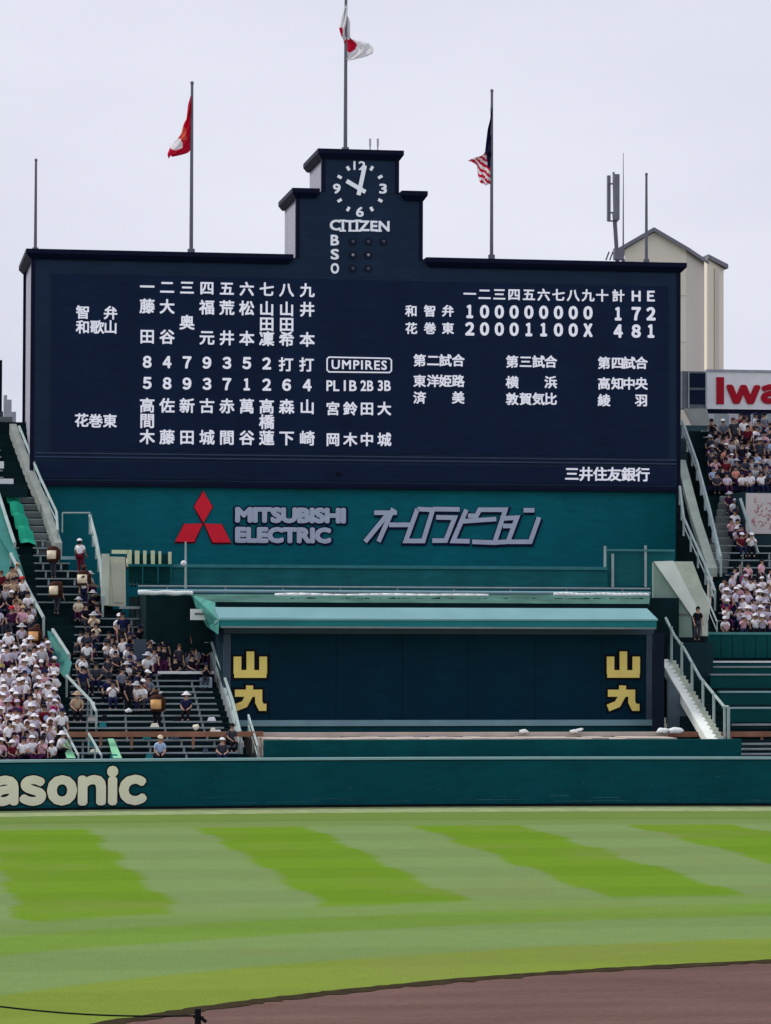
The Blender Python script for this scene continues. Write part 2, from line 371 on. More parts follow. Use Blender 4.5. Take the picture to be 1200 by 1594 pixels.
# ------------------------------------------------------------------ scoreboard
VB = 34.0; DB = 8.7
UL, UR, ZB, ZT = pv(50, 575, VB)[0], pv(1056, 590, VB)[0], 17.0, 30.75
T1 = (pv(463, 350, VB)[0], pv(655, 350, VB)[0], 34.75); T2 = (pv(503, 270, VB)[0], pv(618, 270, VB)[0], 37.15)
cu = (UL + UR) / 2
board = thing('scoreboard', (cu, VB + DB / 2, prof(VB) - 7), 'huge navy scoreboard with stepped clock tower and white Japanese team and player names', 'scoreboard')
mb = MB()
mb.prism([(UL, ZB), (UR, ZB), (UR, ZT), (UL, ZT)], VB, VB + DB)
DT = 6.0
mb.prism([(T1[0], ZT + .001), (T1[1], ZT + .001), (T1[1], T1[2]), (T2[1], T1[2]), (T2[1], T2[2]), (T2[0], T2[2]), (T2[0], T1[2]), (T1[0], T1[2])], VB, VB + DT)
body = mb.build('body', [NAVY, SIDE], board)
for p in body.data.polygons:
    if abs(p.normal.x) > .9: p.material_index = 1
# setback blocks behind the tower give the side its depth; cornices
def cornice(a, b, z, d0=.5, ov=.42, dd=DB):
    mb = MB()
    p0 = [(a - .15, VB - .15, z - .42), (b + .15, VB - .15, z - .42), (b + .15, VB + dd + .15, z - .42), (a - .15, VB + dd + .15, z - .42)]
    p1 = [(a - ov, VB - ov, z - .12), (b + ov, VB - ov, z - .12), (b + ov, VB + dd + ov, z - .12), (a - ov, VB + dd + ov, z - .12)]
    p2 = [(x, y, z + .14) for x, y, _ in p1]
    mb.hexa(p0 + p1); mb.add(p1 + p2, [(4, 5, 6, 7), (0, 1, 5, 4), (1, 2, 6, 5), (2, 3, 7, 6), (3, 0, 4, 7)])
    mb.build('cornice', CORN, board)
cornice(UL, T1[0] - .7, ZT + .02); cornice(T1[1] + .7, UR, ZT + .02)
cornice(T1[0], T2[0] - .6, T1[2], dd=DT, ov=.36); cornice(T2[1] + .6, T1[1], T1[2], dd=DT, ov=.36); cornice(T2[0], T2[1], T2[2], dd=DT, ov=.36)
# edge trims at the front arrises
for a, z0, z1 in ((UL, ZB, ZT - .3), (UR, ZB, ZT - .3), (T1[0], ZT, T1[2] - .4), (T1[1], ZT, T1[2] - .4), (T2[0], T1[2], T2[2] - .4), (T2[1], T1[2], T2[2] - .4)):
    mb = MB(); mb.box(a - .10, a + .12, VB - .06, VB + .3, z0, z1); mb.build('corner_trim', CORN, board)
mb = MB(); mb.box(UL - .16, UL + .0, VB + DB - .4, VB + DB, ZB, ZT - .4); mb.build('corner_trim', CORN, board)
# display: a grid of large modules, very slightly proud
su0, su1 = pv(80, 575, VB)[0], pv(1040, 575, VB)[0]; sz1 = pv(560, 436, VB)[1]; sz0 = pv(560, 706, VB)[1]
mb = MB(); mb.box(su0 - .1, su1 + .1, VB - .05, VB, sz0 - .1, sz1 + .1); mb.build('display_frame', NAVY, board)
nc, nr = 16, 5
for i in range(nc):
    for j in range(nr):
        a = su0 + (su1 - su0) * i / nc; b = su0 + (su1 - su0) * (i + 1) / nc; c = sz0 + (sz1 - sz0) * j / nr; d = sz0 + (sz1 - sz0) * (j + 1) / nr
        mb = MB(); mb.box(a + .001, b - .001, VB - .09, VB - .05, c + .001, d - .001); mb.build('display_module', SCREEN, board)
LEDGE = mat('navy_ledge', (.05, .07, .14), .5, .1)
for y in (711, 717, 752):
    z = pv(560, y, VB)[1]; mb = MB(); mb.box(UL + .2, UR - .15, VB - .10, VB, z - .03, z + .05); mb.build('ledge', LEDGE if y != 752 else NAVY, board)
tick = MB(); z0, z1 = pv(560, 749, VB)[1], pv(560, 723, VB)[1]; tick.box(UL + .3, UR - .3, VB - .07, VB, z0, z1); tick.build('sponsor_band', SCREEN, board)
mb = MB(); mb.pbox(524, 735, 532, 740, VB - .15, .1); mb.build('small_fitting', BLACKM, board)
mb = MB(); z = 17.0; mb.box(UL, UR, VB - .12, VB, 17.0, 17.22); mb.build('bottom_trim', CORN, board)
VL = VB - .09
# inning order numbers over the players
X9 = [229, 260, 291, 322, 353, 384, 415, 446, 478]
def sk(x): return (x - 353) * .022
mb = MB()
for x, c in zip(X9, '一二三四五六七八九'): kanji(mb, c, x, 449 + sk(x), 23, VL)
mb.build('batting_order_lettering', LED, board)
top = ['藤 田', '大 谷', ' 奥 ', '福 元', '荒 井', '松 本', '山田凜', '山田希', '井 本']
for x, s in zip(X9, top):
    mb = MB()
    for c, y in zip(s, (479, 503, 526)):
        if c != ' ': kanji(mb, c, x, y + sk(x) * .9, 24, VL)
    mb.build('player_name_lettering', LED, board)
bot = ['高間木', '佐 藤', '新 田', '古 城', '赤 間', '萬 谷', '高橋蓮', '森 下', '山 崎']
for x, s in zip(X9, bot):
    mb = MB()
    for c, y in zip(s, (632, 656, 681)):
        if c != ' ': kanji(mb, c, x, y + sk(x) * .4, 24, VL)
    mb.build('player_name_lettering', LED, board)
for row, y in (('8479352打打', 565), ('589371264', 598)):
    mb = MB()
    for x, c in zip(X9, row):
        if c == '打': kanji(mb, c, x - 1, y + sk(x) * .6 + 1, 23, VL)
        else: digit(mb, c, x, y + sk(x) * .6, 13.5, 19, VL)
    mb.build('fielding_position_lettering', LED, board)
for s in ((('智', 129, 486), ('弁', 172, 487), ('和', 129, 509), ('歌', 151, 509), ('山', 172, 509)), (('花', 127, 654), ('巻', 149, 655), ('東', 171, 655))):
    mb = MB()
    for c, x, y in s: kanji(mb, c, x, y, 22, VL)
    mb.build('team_name_lettering', LED, board)
# umpires
mb = MB()
def pl(mb, pts, wd, v, close=False, depth=.06):      # a flat stroke of constant width through view points
    P = [Vector(pv(x, y, v)) for x, y in pts]; w_ = wd / 26.2 / 2; n = len(P)
    if close: P = P + [P[0]]
    L_, R2 = [], []
    m = len(P)
    for i in range(m):
        if close: a, b = P[(i - 1) % (m - 1)], P[(i + 1) % (m - 1)] if i < m - 1 else P[1]
        else: a, b = P[max(0, i - 1)], P[min(m - 1, i + 1)]
        c = P[i]; d1 = (c - a).normalized() if (c - a).length > 1e-6 else (b - c).normalized(); d2 = (b - c).normalized() if (b - c).length > 1e-6 else d1
        t = (d1 + d2).normalized(); nrm = Vector((-t.y, t.x)); k = 1 / max(.45, nrm.dot(Vector((-d1.y, d1.x))))
        L_.append(c + nrm * w_ * k); R2.append(c - nrm * w_ * k)
    for i in range(m - 1):
        q = [R2[i], R2[i + 1], L_[i + 1], L_[i]]
        mb.prism([(p.x, p.y) for p in q], v - depth, v)
pl(mb, [(512, 556), (606, 558), (609, 561), (609, 577), (606, 580), (512, 579), (509, 576), (509, 559)], 2, VL, True)
put_text(mb, 'UMPIRES', 516, 560, 602, 576, VL, .03, .06, space=1.15)
mb.build('umpires_heading_lettering', LED, board)
for x, s, hd in ((518, '宮 岡', 'PL'), (545, '鈴 木', '1B'), (571, '田 中', '2B'), (598, '大 城', '3B')):
    mb = MB(); put_text(mb, hd, x - 10, 592, x + 10, 609, VL, .03, .06); mb.build('umpire_base_lettering', LED, board)
    mb = MB()
    for c, y in zip(s, (636, 660, 684)):
        if c != ' ': kanji(mb, c, x, y, 22, VL)
    mb.build('umpire_name_lettering', LED, board)
# line score
X13 = [731, 754, 777, 800, 823, 846, 869, 892, 915, 937]
mb = MB()
for x, c in zip(X13 + [962], '一二三四五六七八九十計'): kanji(mb, c, x, 459 + (x - 850) * .012, 20, VL)
digit(mb, 'H', 990, 461, 14, 17, VL); digit(mb, 'E', 1013, 461, 12, 17, VL); mb.build('inning_heading_lettering', LED, board)
for tm, sc_, tot, y in (('和智弁', '100000000', '172', 486), ('花巻東', '20001100X', '481', 513)):
    mb = MB()
    for x, c in zip((640, 669, 697), tm): kanji(mb, c, x, y - 2, 19, VL)
    mb.build('team_name_lettering', LED, board)
    mb = MB()
    for x, c in zip(X13, sc_): digit(mb, c, x, y + (x - 823) * .012, 14, 21, VL, .04)
    for x, c in zip((962, 990, 1013), tot): digit(mb, c, x, y + 2.5, 14, 21, VL, .04)
    mb.build('line_score_lettering', LED, board)
# coming games
for xs, y, rows in (((653, 674, 693, 713), 561, ('第二試合', '東洋姫路', '済  美')), ((797, 818, 838, 857), 563, ('第三試合', '横  浜', '敦賀気比')), ((940, 961, 979, 998), 565, ('第四試合', '高知中央', '綾  羽'))):
    for s, dy in zip(rows, (0, 32, 58)):
        mb = MB()
        for x, c in zip(xs, s):
            if c != ' ': kanji(mb, c, x, y + dy, 20, VL)
        mb.build('coming_game_lettering', LED, board)
mb = MB()
for x, c in zip((890, 912, 934, 956, 978, 1000), '三井住友銀行'): kanji(mb, c, x, 738 + (x - 945) * .01, 22.5, VB - .07, .028)
mb.build('sponsor_name_lettering', LED, board)
# clock
CC = (560, 294)
ck = MB(); c0 = Vector(pv(CC[0], CC[1], VB)); s_ = 1 / (FPX / (157.3 + VB))
k = 40; ck.prism([(c0.x + 1.82 * math.cos(2 * math.pi * i / k), c0.y + 1.82 * math.sin(2 * math.pi * i / k)) for i in range(k)], VB - .012, VB)
clock = ck.build('clock_face', NAVY, board)
for h in range(12):
    a = math.pi / 2 - h * math.pi / 6
    if h % 3 == 0:
        mb = MB(); x, y = CC[0] + 36 * math.cos(a), CC[1] - 36 * math.sin(a)
        if h == 0: put_text(mb, '12', x - 10, y - 7, x + 9, y + 7, VB - .05, .03, .08)
        else: put_text(mb, str(h), x - 6, y - 8, x + 6, y + 8, VB - .05, .045, .08)
        mb.build('numeral', CLK, clock)
    else:
        mb = MB(); pl(mb, [(CC[0] + 33 * math.cos(a), CC[1] - 33 * math.sin(a)), (CC[0] + 40 * math.cos(a), CC[1] - 40 * math.sin(a))], 4.5, VB - .05, depth=.08); mb.build('hour_mark', CLK, clock)
def hand(a, l, wd, v):
    mb = MB(); pl(mb, [(CC[0] - 10 * math.cos(a), CC[1] + 10 * math.sin(a)), (CC[0] + l * math.cos(a), CC[1] - l * math.sin(a))], wd, v, depth=.05); mb.build('clock_hand', CLK, clock)
hand(math.pi / 2 - R_(300.5), 24, 6.5, VB - .16); hand(math.pi / 2 - R_(12), 37, 6.5, VB - .23)
# tower lettering
mb = MB(); put_text(mb, 'CITIZEN', 513, 342, 606, 361, VB, .045, .10, space=1.02)
for x in (533, 557):                                           # slab serifs
    pl(mb, [(x - 5, 343.5), (x + 5, 343.6)], 2.6, VB - .01, depth=.09); pl(mb, [(x - 5, 359.4), (x + 5, 359.5)], 2.6, VB - .01, depth=.09)
pl(mb, [(584, 359.6), (594, 359.7)], 2.6, VB - .01, depth=.09); pl(mb, [(542, 359.4), (552, 359.5)], 2.6, VB - .01, depth=.09)
mb.build('lettering', CLK, board)
for c, y in (('B', 374), ('S', 396), ('O', 418)):
    mb = MB(); put_text(mb, c, 514.5, y - 8.5, 527.5, y + 8.5, VB, .045, .08); mb.build('lettering', CLK, board)
LAMP = mat('unlit_count_lamp', (.012, .016, .035), .3, .1); LIT = mat('pale_count_lamp', (.3, .32, .36), .4)
for y, xs in ((376, (549, 573, 597)), (397, (549, 573)), (418, (549, 573))):
    for x in xs:
        c = Vector(pv(x, y, VB)); mb = MB(); k = 14
        mb.prism([(c.x + .22 * math.cos(2 * math.pi * i / k), c.y + .22 * math.sin(2 * math.pi * i / k)) for i in range(k)], VB - .10, VB)
        lp = mb.build('count_lamp', LAMP, board)
        mb = MB(); mb.prism([(c.x + .09 * math.cos(2 * math.pi * i / k), c.y + .09 * math.sin(2 * math.pi * i / k)) for i in range(k)], VB - .13, VB - .10); mb.build('lens', LIT if y == 397 else mat('dim_lens', (.09, .10, .15), .3), lp)

# teal base wall below the board with its sponsors
VW = VB + .25
bw = thing('base_wall', (cu, VW, 8.0), 'teal wall below the scoreboard with red three-diamond emblem and blue-grey lettering', 'wall')
mb = MB(); mb.box(UL + 1.0, UR - .1, VW, VW + DB - .5, 8.0, 16.995); mb.build('wall_body', GREEN, bw)
for nm, dx, v, mt, wdx in (('emblem', 0, VW - .12, MRED, 0), ('emblem_outline', 0, VW - .03, mat('maroon_outline', (.10, .01, .03), .5), 1.6)):
    for q in ([(316.5, 764), (331, 789), (316.5, 814), (302, 789)], [(315.5, 815), (287, 815.5), (272.5, 843), (302, 843.5)], [(318, 815), (345, 816), (359.5, 844.5), (331, 844.5)]):
        cx_ = sum(p[0] for p in q) / 4; cy_ = sum(p[1] for p in q) / 4
        pts = [pv(x + (wdx if x > cx_ else -wdx) * .8, y + (wdx if y > cy_ else -wdx) + wdx * .8, v) for x, y in q]
        mb = MB(); mb.prism(pts, v, VW - .005 if wdx else VW - .03); mb.build(nm, mt, bw)
def word(s, x0, y0, x1, y1, space=1.0, off=.05):
    mb = MB(); put_text(mb, s, x0, y0, x1, y1, VW - .07, off, .06, space=space, grow=.085); mb.build('lettering', LGREY, bw)
    mb = MB()
    put_text(mb, s, x0 - 3, y0 - 2.5, x1 + 3.5, y1 + 3.5, VW - .005, off, .04, space=space, grow=.17); mb.build('letter_outline', DNAVY, bw)
word('MITSUBISHI', 366, 789, 538, 815, .95); word('ELECTRIC', 366, 820, 515, 846, .98)
# slanted katakana logotype: strokes in view pixels
S = 1200 / 310.
def kp(x, y): return (550 + x / S, 780 + y / S)
strokes = [[(125, 70), (262, 70)], [(240, 45), (150, 245)], [(205, 80), (70, 245)],                       # オ
           [(215, 143), (345, 143)],                                                                      # ー
           [(385, 48), (315, 240), (420, 240), (478, 52), (385, 48)],                                     # ロ
           [(480, 48), (640, 50)], [(498, 98), (610, 100), (555, 238), (475, 238)],                       # ラ
           [(680, 52), (600, 240), (700, 242)], [(655, 122), (860, 108)],                                 # ビ
           [(690, 88), (740, 90), (760, 52), (915, 52), (850, 250), (715, 245)],                          # ジ
           [(885, 105), (985, 100), (930, 245), (840, 250)], [(900, 150), (960, 150)],                     # ョ
           [(1025, 55), (1090, 55)], [(1118, 98), (1065, 245), (935, 245)]]                               # ン
mb = MB(); mo = MB()
for j, s in enumerate(strokes):
    pl(mb, [kp(*p) for p in s], 7.2, VW - .09 - .0007 * j, depth=.05); pl(mo, [kp(p[0] + 3, p[1] + 6) for p in s], 12, VW - .01 - .0007 * j, depth=.05)
mb.build('logotype', LGREY, bw); mo.build('letter_outline', DNAVY, bw)

# parapet at the foot of the wall and gear on it
par = MB(); par.pbox(215, 885, 945, 914, 22, .3); par = par.build('parapet', GREEN2, label='low teal parapet wall below the scoreboard wall, behind the long roof', cat='parapet')
mb = MB(); mb.pbox(215, 880, 945, 885, 21.9, .5); mb.build('coping', mat('coping_teal', (.05, .22, .24), .5), par)
mb = MB(); mb.pbox(947, 856, 1050, 912, 22.4, .3); sp_ = mb.build('screen_wall', GREEN2, label='teal screen wall with posts beside the right concrete stair housing', cat='wall')
for x, y0 in ((942, 850), (954, 862), (1005, 849)):
    mb = MB(); mb.pbox(x - 1.7, y0, x + 1.7, 914, 22.1, .12); mb.build('post', RAIL, sp_)
mb = MB(); mb.pbox(945, 855, 1050, 858, 22.05, .1); mb.build('rail', mat('rail_teal', (.08, .25, .26), .5), sp_)
# platform
mb = MB(); a = pv(212, 918, 21)[0]; b = pv(1013, 918, 21)[0]; mb.box(a, b, 14.6, 26, 4, pv(600, 930, 21)[1]); mb.build('platform', TERR, label='dark platform between bleachers and scoreboard wall', cat='platform')
for i, (y0, y1, v, lab) in enumerate(((913.5, 917, 20.5, 'long thin grey pipe rail along the platform, upper of the two'), (920, 925.5, 19.6, 'long pale pipe along the platform, lower of the two'))):
    mb = MB(); a, z = pv(215, (y0 + y1) / 2 - 2, v); b, z2 = pv(1012, (y0 + y1) / 2 + .6, v)
    zz = (z + z2) / 2; mb.tube((a, v, zz), (b, v, zz), .055 if i == 0 else .10, 8); rl = mb.build('pipe_rail', STEEL if i == 0 else FENCECAP, label=lab, cat='rail', group='pipes along the platform')
    for k in range(9):
        u = a + (b - a) * (k + .5) / 9; mb = MB(); mb.tube((u, v, zz - .9), (u, v, zz - .02), .035); mb.build('post', STEEL, rl)

# ------------------------------------------------------------------ batter's eye hut
VH = 9.8
hut = thing('backscreen_hut', (pv(680, 1050, VH)[0], VH + 4, prof(4)), 'low dark blue backscreen building with teal roof and gold characters at both ends', 'building')
hl, hr = pv(346, 1060, VH)[0], pv(1018, 1060, VH)[0]; hzb = pv(680, 1138, VH)[1]; hzt = pv(680, 978, VH)[1]
mb = MB(); mb.box(hl + .05, hr - .05, VH + .35, VH + 4.7, hzb - .5, hzt); mb.build('hut_wall', mat('hut_dark', (.01, .03, .045), .7), hut)
mb = MB(); mb.pbox(340, 1131, 1026, 1139, VH - .2, .6); mb.build('base_beam', mat('deep_teal_beam', (.006, .055, .07), .6), hut)
mb = MB(); mb.pbox(346, 1121, 1026, 1130, VH - .35, .8); mb.build('sill', mat('pale_blue_sill', (.20, .34, .38), .45, .08), hut)
mb = MB(); mb.pbox(348, 979, 1018, 987, VH + .1, .3); mb.build('header', FRAME, hut)
for x0, x1 in ((348, 359), (1006, 1016)):
    mb = MB(); mb.pbox(x0, 987, x1, 1121, VH + .1, .3); mb.build('jamb', FRAME, hut)
xs = [359, 420] + [420 + (936 - 420) * i / 5 for i in range(1, 6)] + [1006]
for i in range(len(xs) - 1):
    mb = MB(); u_a = pv(xs[i], 1050, VH + .2)[0] + .008; u_b = pv(xs[i + 1], 1050, VH + .2)[0] - .008
    mb.box(u_a, u_b, VH + .2, VH + .34, pv(680, 1121, VH + .2)[1], pv(680, 987, VH + .2)[1]); mb.build('panel', PANEL, hut)
for cx in (389.5, 970):
    for nm, e, v, mt in (('lettering', 0, VH + .12, GOLD), ('letter_outline', 3.2, VH + .195, BLACKM)):
        w_ = 10.5 + e * 2; mb = MB(); dp = .05
        sh = [[(cx - 20, 1022 - e / 1), (cx - 20, 1049)], [(cx, 1014 - e), (cx, 1049)], [(cx + 20, 1022 - e), (cx + 20, 1049)], [(cx - 25 - e, 1049), (cx + 25 + e, 1049)]]
        for j, s in enumerate(sh): pl(mb, s, w_, v - .0007 * j, depth=dp)
        sh = [[(cx - 24 - e, 1079), (cx + 13, 1079), (cx + 13, 1093), (cx + 17, 1101), (cx + 25 + e, 1101)], [(cx - 1, 1067 - e), (cx - 2, 1083), (cx - 9, 1096), (cx - 24 - e, 1102)]]
        for j, s in enumerate(sh): pl(mb, s, w_ * .92, v - .004 - .0007 * j, depth=dp)
        mb.build(nm, mt, hut)
# roof: sloping lip, fascia, weathered deck with a flared left end
def P3(x, y, v): u, z = pv(x, y, v); return Vector((u, v, z))
mb = MB(); f0, f1 = VH - 1.6, VH - .3
mb.pbox(342, 963, 1022, 977, f0, .25); roof = mb.build('roof_fascia', FASCIA, hut)
mb = MB(); mb.pbox(344, 975.5, 1021, 978.5, f0 - .04, .2); mb.build('gutter', mat('gutter_grey', (.20, .26, .28), .5), roof)
a, b, c, d = P3(341, 963, f0 - .05), P3(1024, 964, f0 - .05), P3(1007, 947, f1), P3(334, 945, f1)
mb = MB(); mb.add([a, b, c, d, a - Vector((0, 0, .08)), b - Vector((0, 0, .08)), c - Vector((0, 0, .9)), d - Vector((0, 0, .9))], [(0, 1, 2, 3), (4, 5, 1, 0), (5, 6, 2, 1), (6, 7, 3, 2), (7, 4, 0, 3)]); mb.build('roof_lip', ROOFLIP, hut)
g1 = P3(342, 941, VH + .6); g2 = P3(1010, 942, VH + .6); e2 = P3(1012, 926, VH + 4.6); e1 = P3(298, 925, VH + 4.6)
mb = MB(); t_ = Vector((0, 0, .12)); mb.hexa([g1 - t_, g2 - t_, e2 - t_, e1 - t_, g1, g2, e2, e1]); mb.build('roof_deck', DECK, hut)
s1, s2, s3, s4 = P3(341, 966, f0), P3(334, 945, f1), P3(298, 925, VH + 4.6), P3(304, 944, VH + 3.8)
s5 = P3(340, 988, f0 + .3); s6 = P3(322, 975, VH + 2.6)
mb = MB(); k = Vector((.06, 0, 0)); mb.add([s1, g1, s3, s4], [(0, 1, 2, 3)]); mb.add([s1, s4, s6, s5], [(0, 1, 2, 3)]); mb.build('roof_gable', mat('green_gable_sheet', (.07, .28, .24), .5, .2), hut)
# white rolled sheets lying on the deck
TARP = mat('white_tarp', (.80, .84, .82), .45, .1, 2)
for i, (x0, x1, y, r_) in enumerate(((428, 760, 927, .12), (862, 1010, 925.5, .11), (215, 300, 922.5, .12))):
    p, q = P3(x0, y, VH + 4.3), P3(x1, y + .8, VH + 4.3); mb = MB(); k = 18
    for j in range(k):
        a = p.lerp(q, j / k); b = p.lerp(q, (j + 1) / k); a.z += .02 * math.sin(j * .9); b.z += .02 * math.sin((j + 1) * .9)
        mb.tube(a, b, r_ * (1 + .12 * math.sin(j * .7)), 8, r_ * (1 + .12 * math.sin((j + 1) * .7)))
    mb.build('rolled_sheet', TARP, label=('long white rolled sheet at the middle of the teal roof', 'white rolled sheet at the right end of the teal roof', 'short white rolled sheet left of the teal roof')[i], cat='rolled sheet', group='rolled sheets on the roof', smooth=True)

nr_ = random.Random(12)
for i, (x0, x1) in enumerate(((432, 505), (520, 760), (770, 1008))):
    mb = MB(); x = x0
    while x < x1:
        w_ = nr_.uniform(5, 16); p = P3(x, 934 + nr_.uniform(-1, 1.5), VH + 3.0); q = P3(min(x1, x + w_), 934 + nr_.uniform(-1, 1.5), VH + 3.0); r_ = nr_.uniform(.07, .13); mb.tube(p, q, r_, 7, r_ * nr_.uniform(.7, 1.2)); x += w_ * nr_.uniform(.9, 1.3)
    mb.build('net_pile', mat('dark_netting', (.012, .03, .035), .9, .3, 3), label=('short dark netting heap on the left of the teal roof', 'long dark netting heap on the middle of the teal roof', 'long dark netting heap on the right of the teal roof')[i], cat='netting', group='dark netting on the roof', kind='stuff')
mb = MB(); mb.pbox(336, 938.5, 1010, 946, VH + .1, .3); mb.build('roof_gap_shade', mat('roof_gap_shade_dark', (.004, .016, .02), .8), hut)  # dark box added for the shade in the gap behind the lip
# low wall right behind the fence, ledge, beams
mb = MB(); a = pv(411, 1165, 1.2)[0]; b = pv(1154, 1165, 1.2)[0]; mb.box(a, b, 1.2, 1.6, .0, pv(780, 1151.5, 1.2)[1]); mb.build('low_wall', mat('low_wall_teal', (.002, .072, .082), .6, .14, .5, streak=True), label='long low dark teal wall between the fence and the tan ledge', cat='wall')
mb = MB(); ztop = pv(780, 1150, 1.6)[1]; nseg = 24
for i in range(nseg):
    a1 = a + (b - 3.2 - a) * i / nseg; a2 = a + (b - 3.2 - a) * (i + 1) / nseg; mb.box(a1 + .01, a2 - .01, 1.65 + rnd.uniform(-.03, .03), 9.9, 1.5, ztop + rnd.uniform(-.02, .03))
mb.build('concrete_ledge', TAN, label='tan concrete ledge in front of the dark blue backscreen', cat='ledge')
mb = MB(); mb.pbox(396, 1140, 1040, 1146, 4.4, .5); mb.build('stone_kerb', TAN, label='low tan kerb at the foot of the backscreen building', cat='kerb')
for x0, x1, lab in ((97, 410, 'rust brown beam across the front of the left bleachers'), (1030, 1215, 'rust brown beam across the front of the right bleachers')):
    mb = MB(); vb = 2.6 if x0 < 500 else 4.6; mb.pbox(x0, 1139, x1, 1147, vb, .18); o = mb.build('walkway_beam', RUST, label=lab, cat='beam', group='rust brown walkway beams')
    x = x0 + 12
    while x < x1:
        mb = MB(); mb.pbox(x - 2, 1147, x + 2, 1166, vb + .05, .1); mb.build('post', RUST, o); x += 48
# bags on the ledge
for i, (x, y, r_) in enumerate(((1032, 1136, .28), (1052, 1136, .33), (815, 1137, .2), (893, 1137, .18), (902, 1134.5, .16))):
    p = P3(x, y, 4.2); mb = MB(); mb.ball((p.x, p.y, p.z - .05), r_ * 1.25, r_ * .9, r_ * .55, 10, 5, -.6)
    for q in mb.v: q.x += .03 * math.sin(q.z * 30 + i); q.z += .02 * math.sin(q.x * 17)
    mb.build('sack', TARP, label=('white sack at the right end of the tan ledge, left of its twin', 'white sack at the foot of the right concrete stair', 'small white bundle on the tan ledge below the backscreen middle', 'small white bundle on the ledge, left of a close pair', 'small white bundle on the ledge, right of a close pair')[i], cat='sack', group='white sacks on the ledge', smooth=True)

# ------------------------------------------------------------------ bleachers
PITCH = .8
def rows(v0, v1):
    k = []; v = v0
    while v < v1: k.append(v); v += PITCH
    return k
LB = [(0, pv(405, 1160, 1)[0]), (5.3, -6.6), (14, -6.7), (19.4, -7.2), (19.45, -10.75), (25.9, -14.3), (26, -14.45), (33, -15.35), (60, -15.9)]
RB = [(0, 20.0), (5, 16.6), (15, 17.6), (17.9, 20.9), (25.7, 23.7), (34, 24.9), (43.5, 26.1), (60, 27.5)]
def interp(T, v):
    for (a, x), (b, y) in zip(T, T[1:]):
        if a <= v <= b: return x + (y - x) * (v - a) / (b - a)
    return T[-1][1]
for side, T in (('left', LB), ('right', RB)):
    mb = MB()
    for v in rows(.9, 41.0):
        e = interp(T, v + .4)
        mb.box(*((-42, e) if side == 'left' else (e, 46)), v, v + PITCH - .001, max(0, prof(v) - 2.2), prof(v))
    mb.build('bleacher_terrace', TERR, base=(-20 if side == 'left' else 30, 20, 0), label=f'dark green stepped terrace of the {side} bleachers', kind='structure')
mb = MB(); mb.box(-42, UL - .8, 41.5, 42.5, 0, 21.5); mb.build('rear_wall', STEPC, label='grey rear wall at the top of the left bleachers', cat='wall')
# benches
ORD = lambda k: ['first', 'second', 'third', 'fourth', 'fifth', 'sixth', 'seventh', 'eighth', 'ninth', 'tenth', 'eleventh', 'twelfth', 'thirteenth', 'fourteenth', 'fifteenth', 'sixteenth', 'seventeenth', 'eighteenth', 'nineteenth', 'twentieth', 'twenty-first', 'twenty-second', 'twenty-third', 'twenty-fourth', 'twenty-fifth', 'twenty-sixth', 'twenty-seventh', 'twenty-eighth', 'twenty-ninth', 'thirtieth', 'thirty-first', 'thirty-second', 'thirty-third', 'thirty-fourth', 'thirty-fifth', 'thirty-sixth', 'thirty-seventh', 'thirty-eighth', 'thirty-ninth', 'fortieth', 'forty-first', 'forty-second', 'forty-third', 'forty-fourth', 'forty-fifth', 'forty-sixth', 'forty-seventh', 'forty-eighth', 'forty-ninth', 'fiftieth', 'fifty-first', 'fifty-second', 'fifty-third', 'fifty-fourth', 'fifty-fifth', 'fifty-sixth', 'fifty-seventh', 'fifty-eighth'][k]
def bench(a, b, v, lab, grp, m=BENCH):
    z = prof(v) + .40; t = thing('bench', ((a + b) / 2, v + .3, prof(v)), lab, 'bench', grp)
    mb = MB(); mb.box(a, b, v + .12, v + .44, z - .07, z); mb.build('seat', m, t)
    k = max(2, int((b - a) / 1.6))
    for i in range(k):
        u = a + (b - a) * (i + .5) / k; mb = MB(); mb.box(u - .05, u + .05, v + .2, v + .36, prof(v) + .002, z - .07); mb.build('leg', STEEL, t)
AISLE = lambda v: -17.1 + .155 * v if v < 26 else -13.1 - .04 * (v - 26)      # aisle that splits the left stand
kl = 0
for i, v in enumerate(rows(.9, 19.2)):
    e = interp(LB, v + .4) - .75; a0 = -16.5 + .09 * v
    bench(a0 + .9, e, v, f'{ORD(i)} bench row up from the fence, right block of the left bleachers', 'benches in the left bleachers, right block')
for i, v in enumerate(rows(.9, 26)):
    bench(-24, -16.5 + .09 * v - .5 - max(0, v - 9) * .12, v, f'{ORD(i)} bench row up from the fence, leftmost crowded block', 'benches in the left bleachers, leftmost block')
for i, v in enumerate(rows(20.1, 27)):
    bench(-15.9 + .0 * v, interp(LB, v) - .6, v, f'{ORD(i)} bench row up above the press deck, left bleachers', 'benches in the left bleachers, upper block')
for i, v in enumerate(rows(18.5, 27.3)):
    bench(interp(RB, v) + .7, 34, v, f'{ORD(i)} bench row up from the teal wall, lower right bleachers', 'benches in the lower right bleachers')
for i, v in enumerate(rows(33, 40.5)):
    bench(interp(RB, v) + .9, 36, v, f'{ORD(i)} bench row up from the banner, upper right bleachers', 'benches in the upper right bleachers')

for i, v in enumerate(rows(33.5, 40.5)):
    bench(-26, interp(LB, v) - 1.9, v, f'{ORD(i)} bench row up beside the upper left corner rail', 'benches in the topmost left block', STEEL)
mb = MB(); mb.box(UR + .02, 27.6, 43.0, 43.5, 6, pv(1066, 662, 43)[1]); mb.build('filler_wall', mat('slate_teal_wall', (.05, .10, .115), .7, .2, .5, streak=True), label='slate teal wall between the scoreboard and the upper right stair', cat='wall')
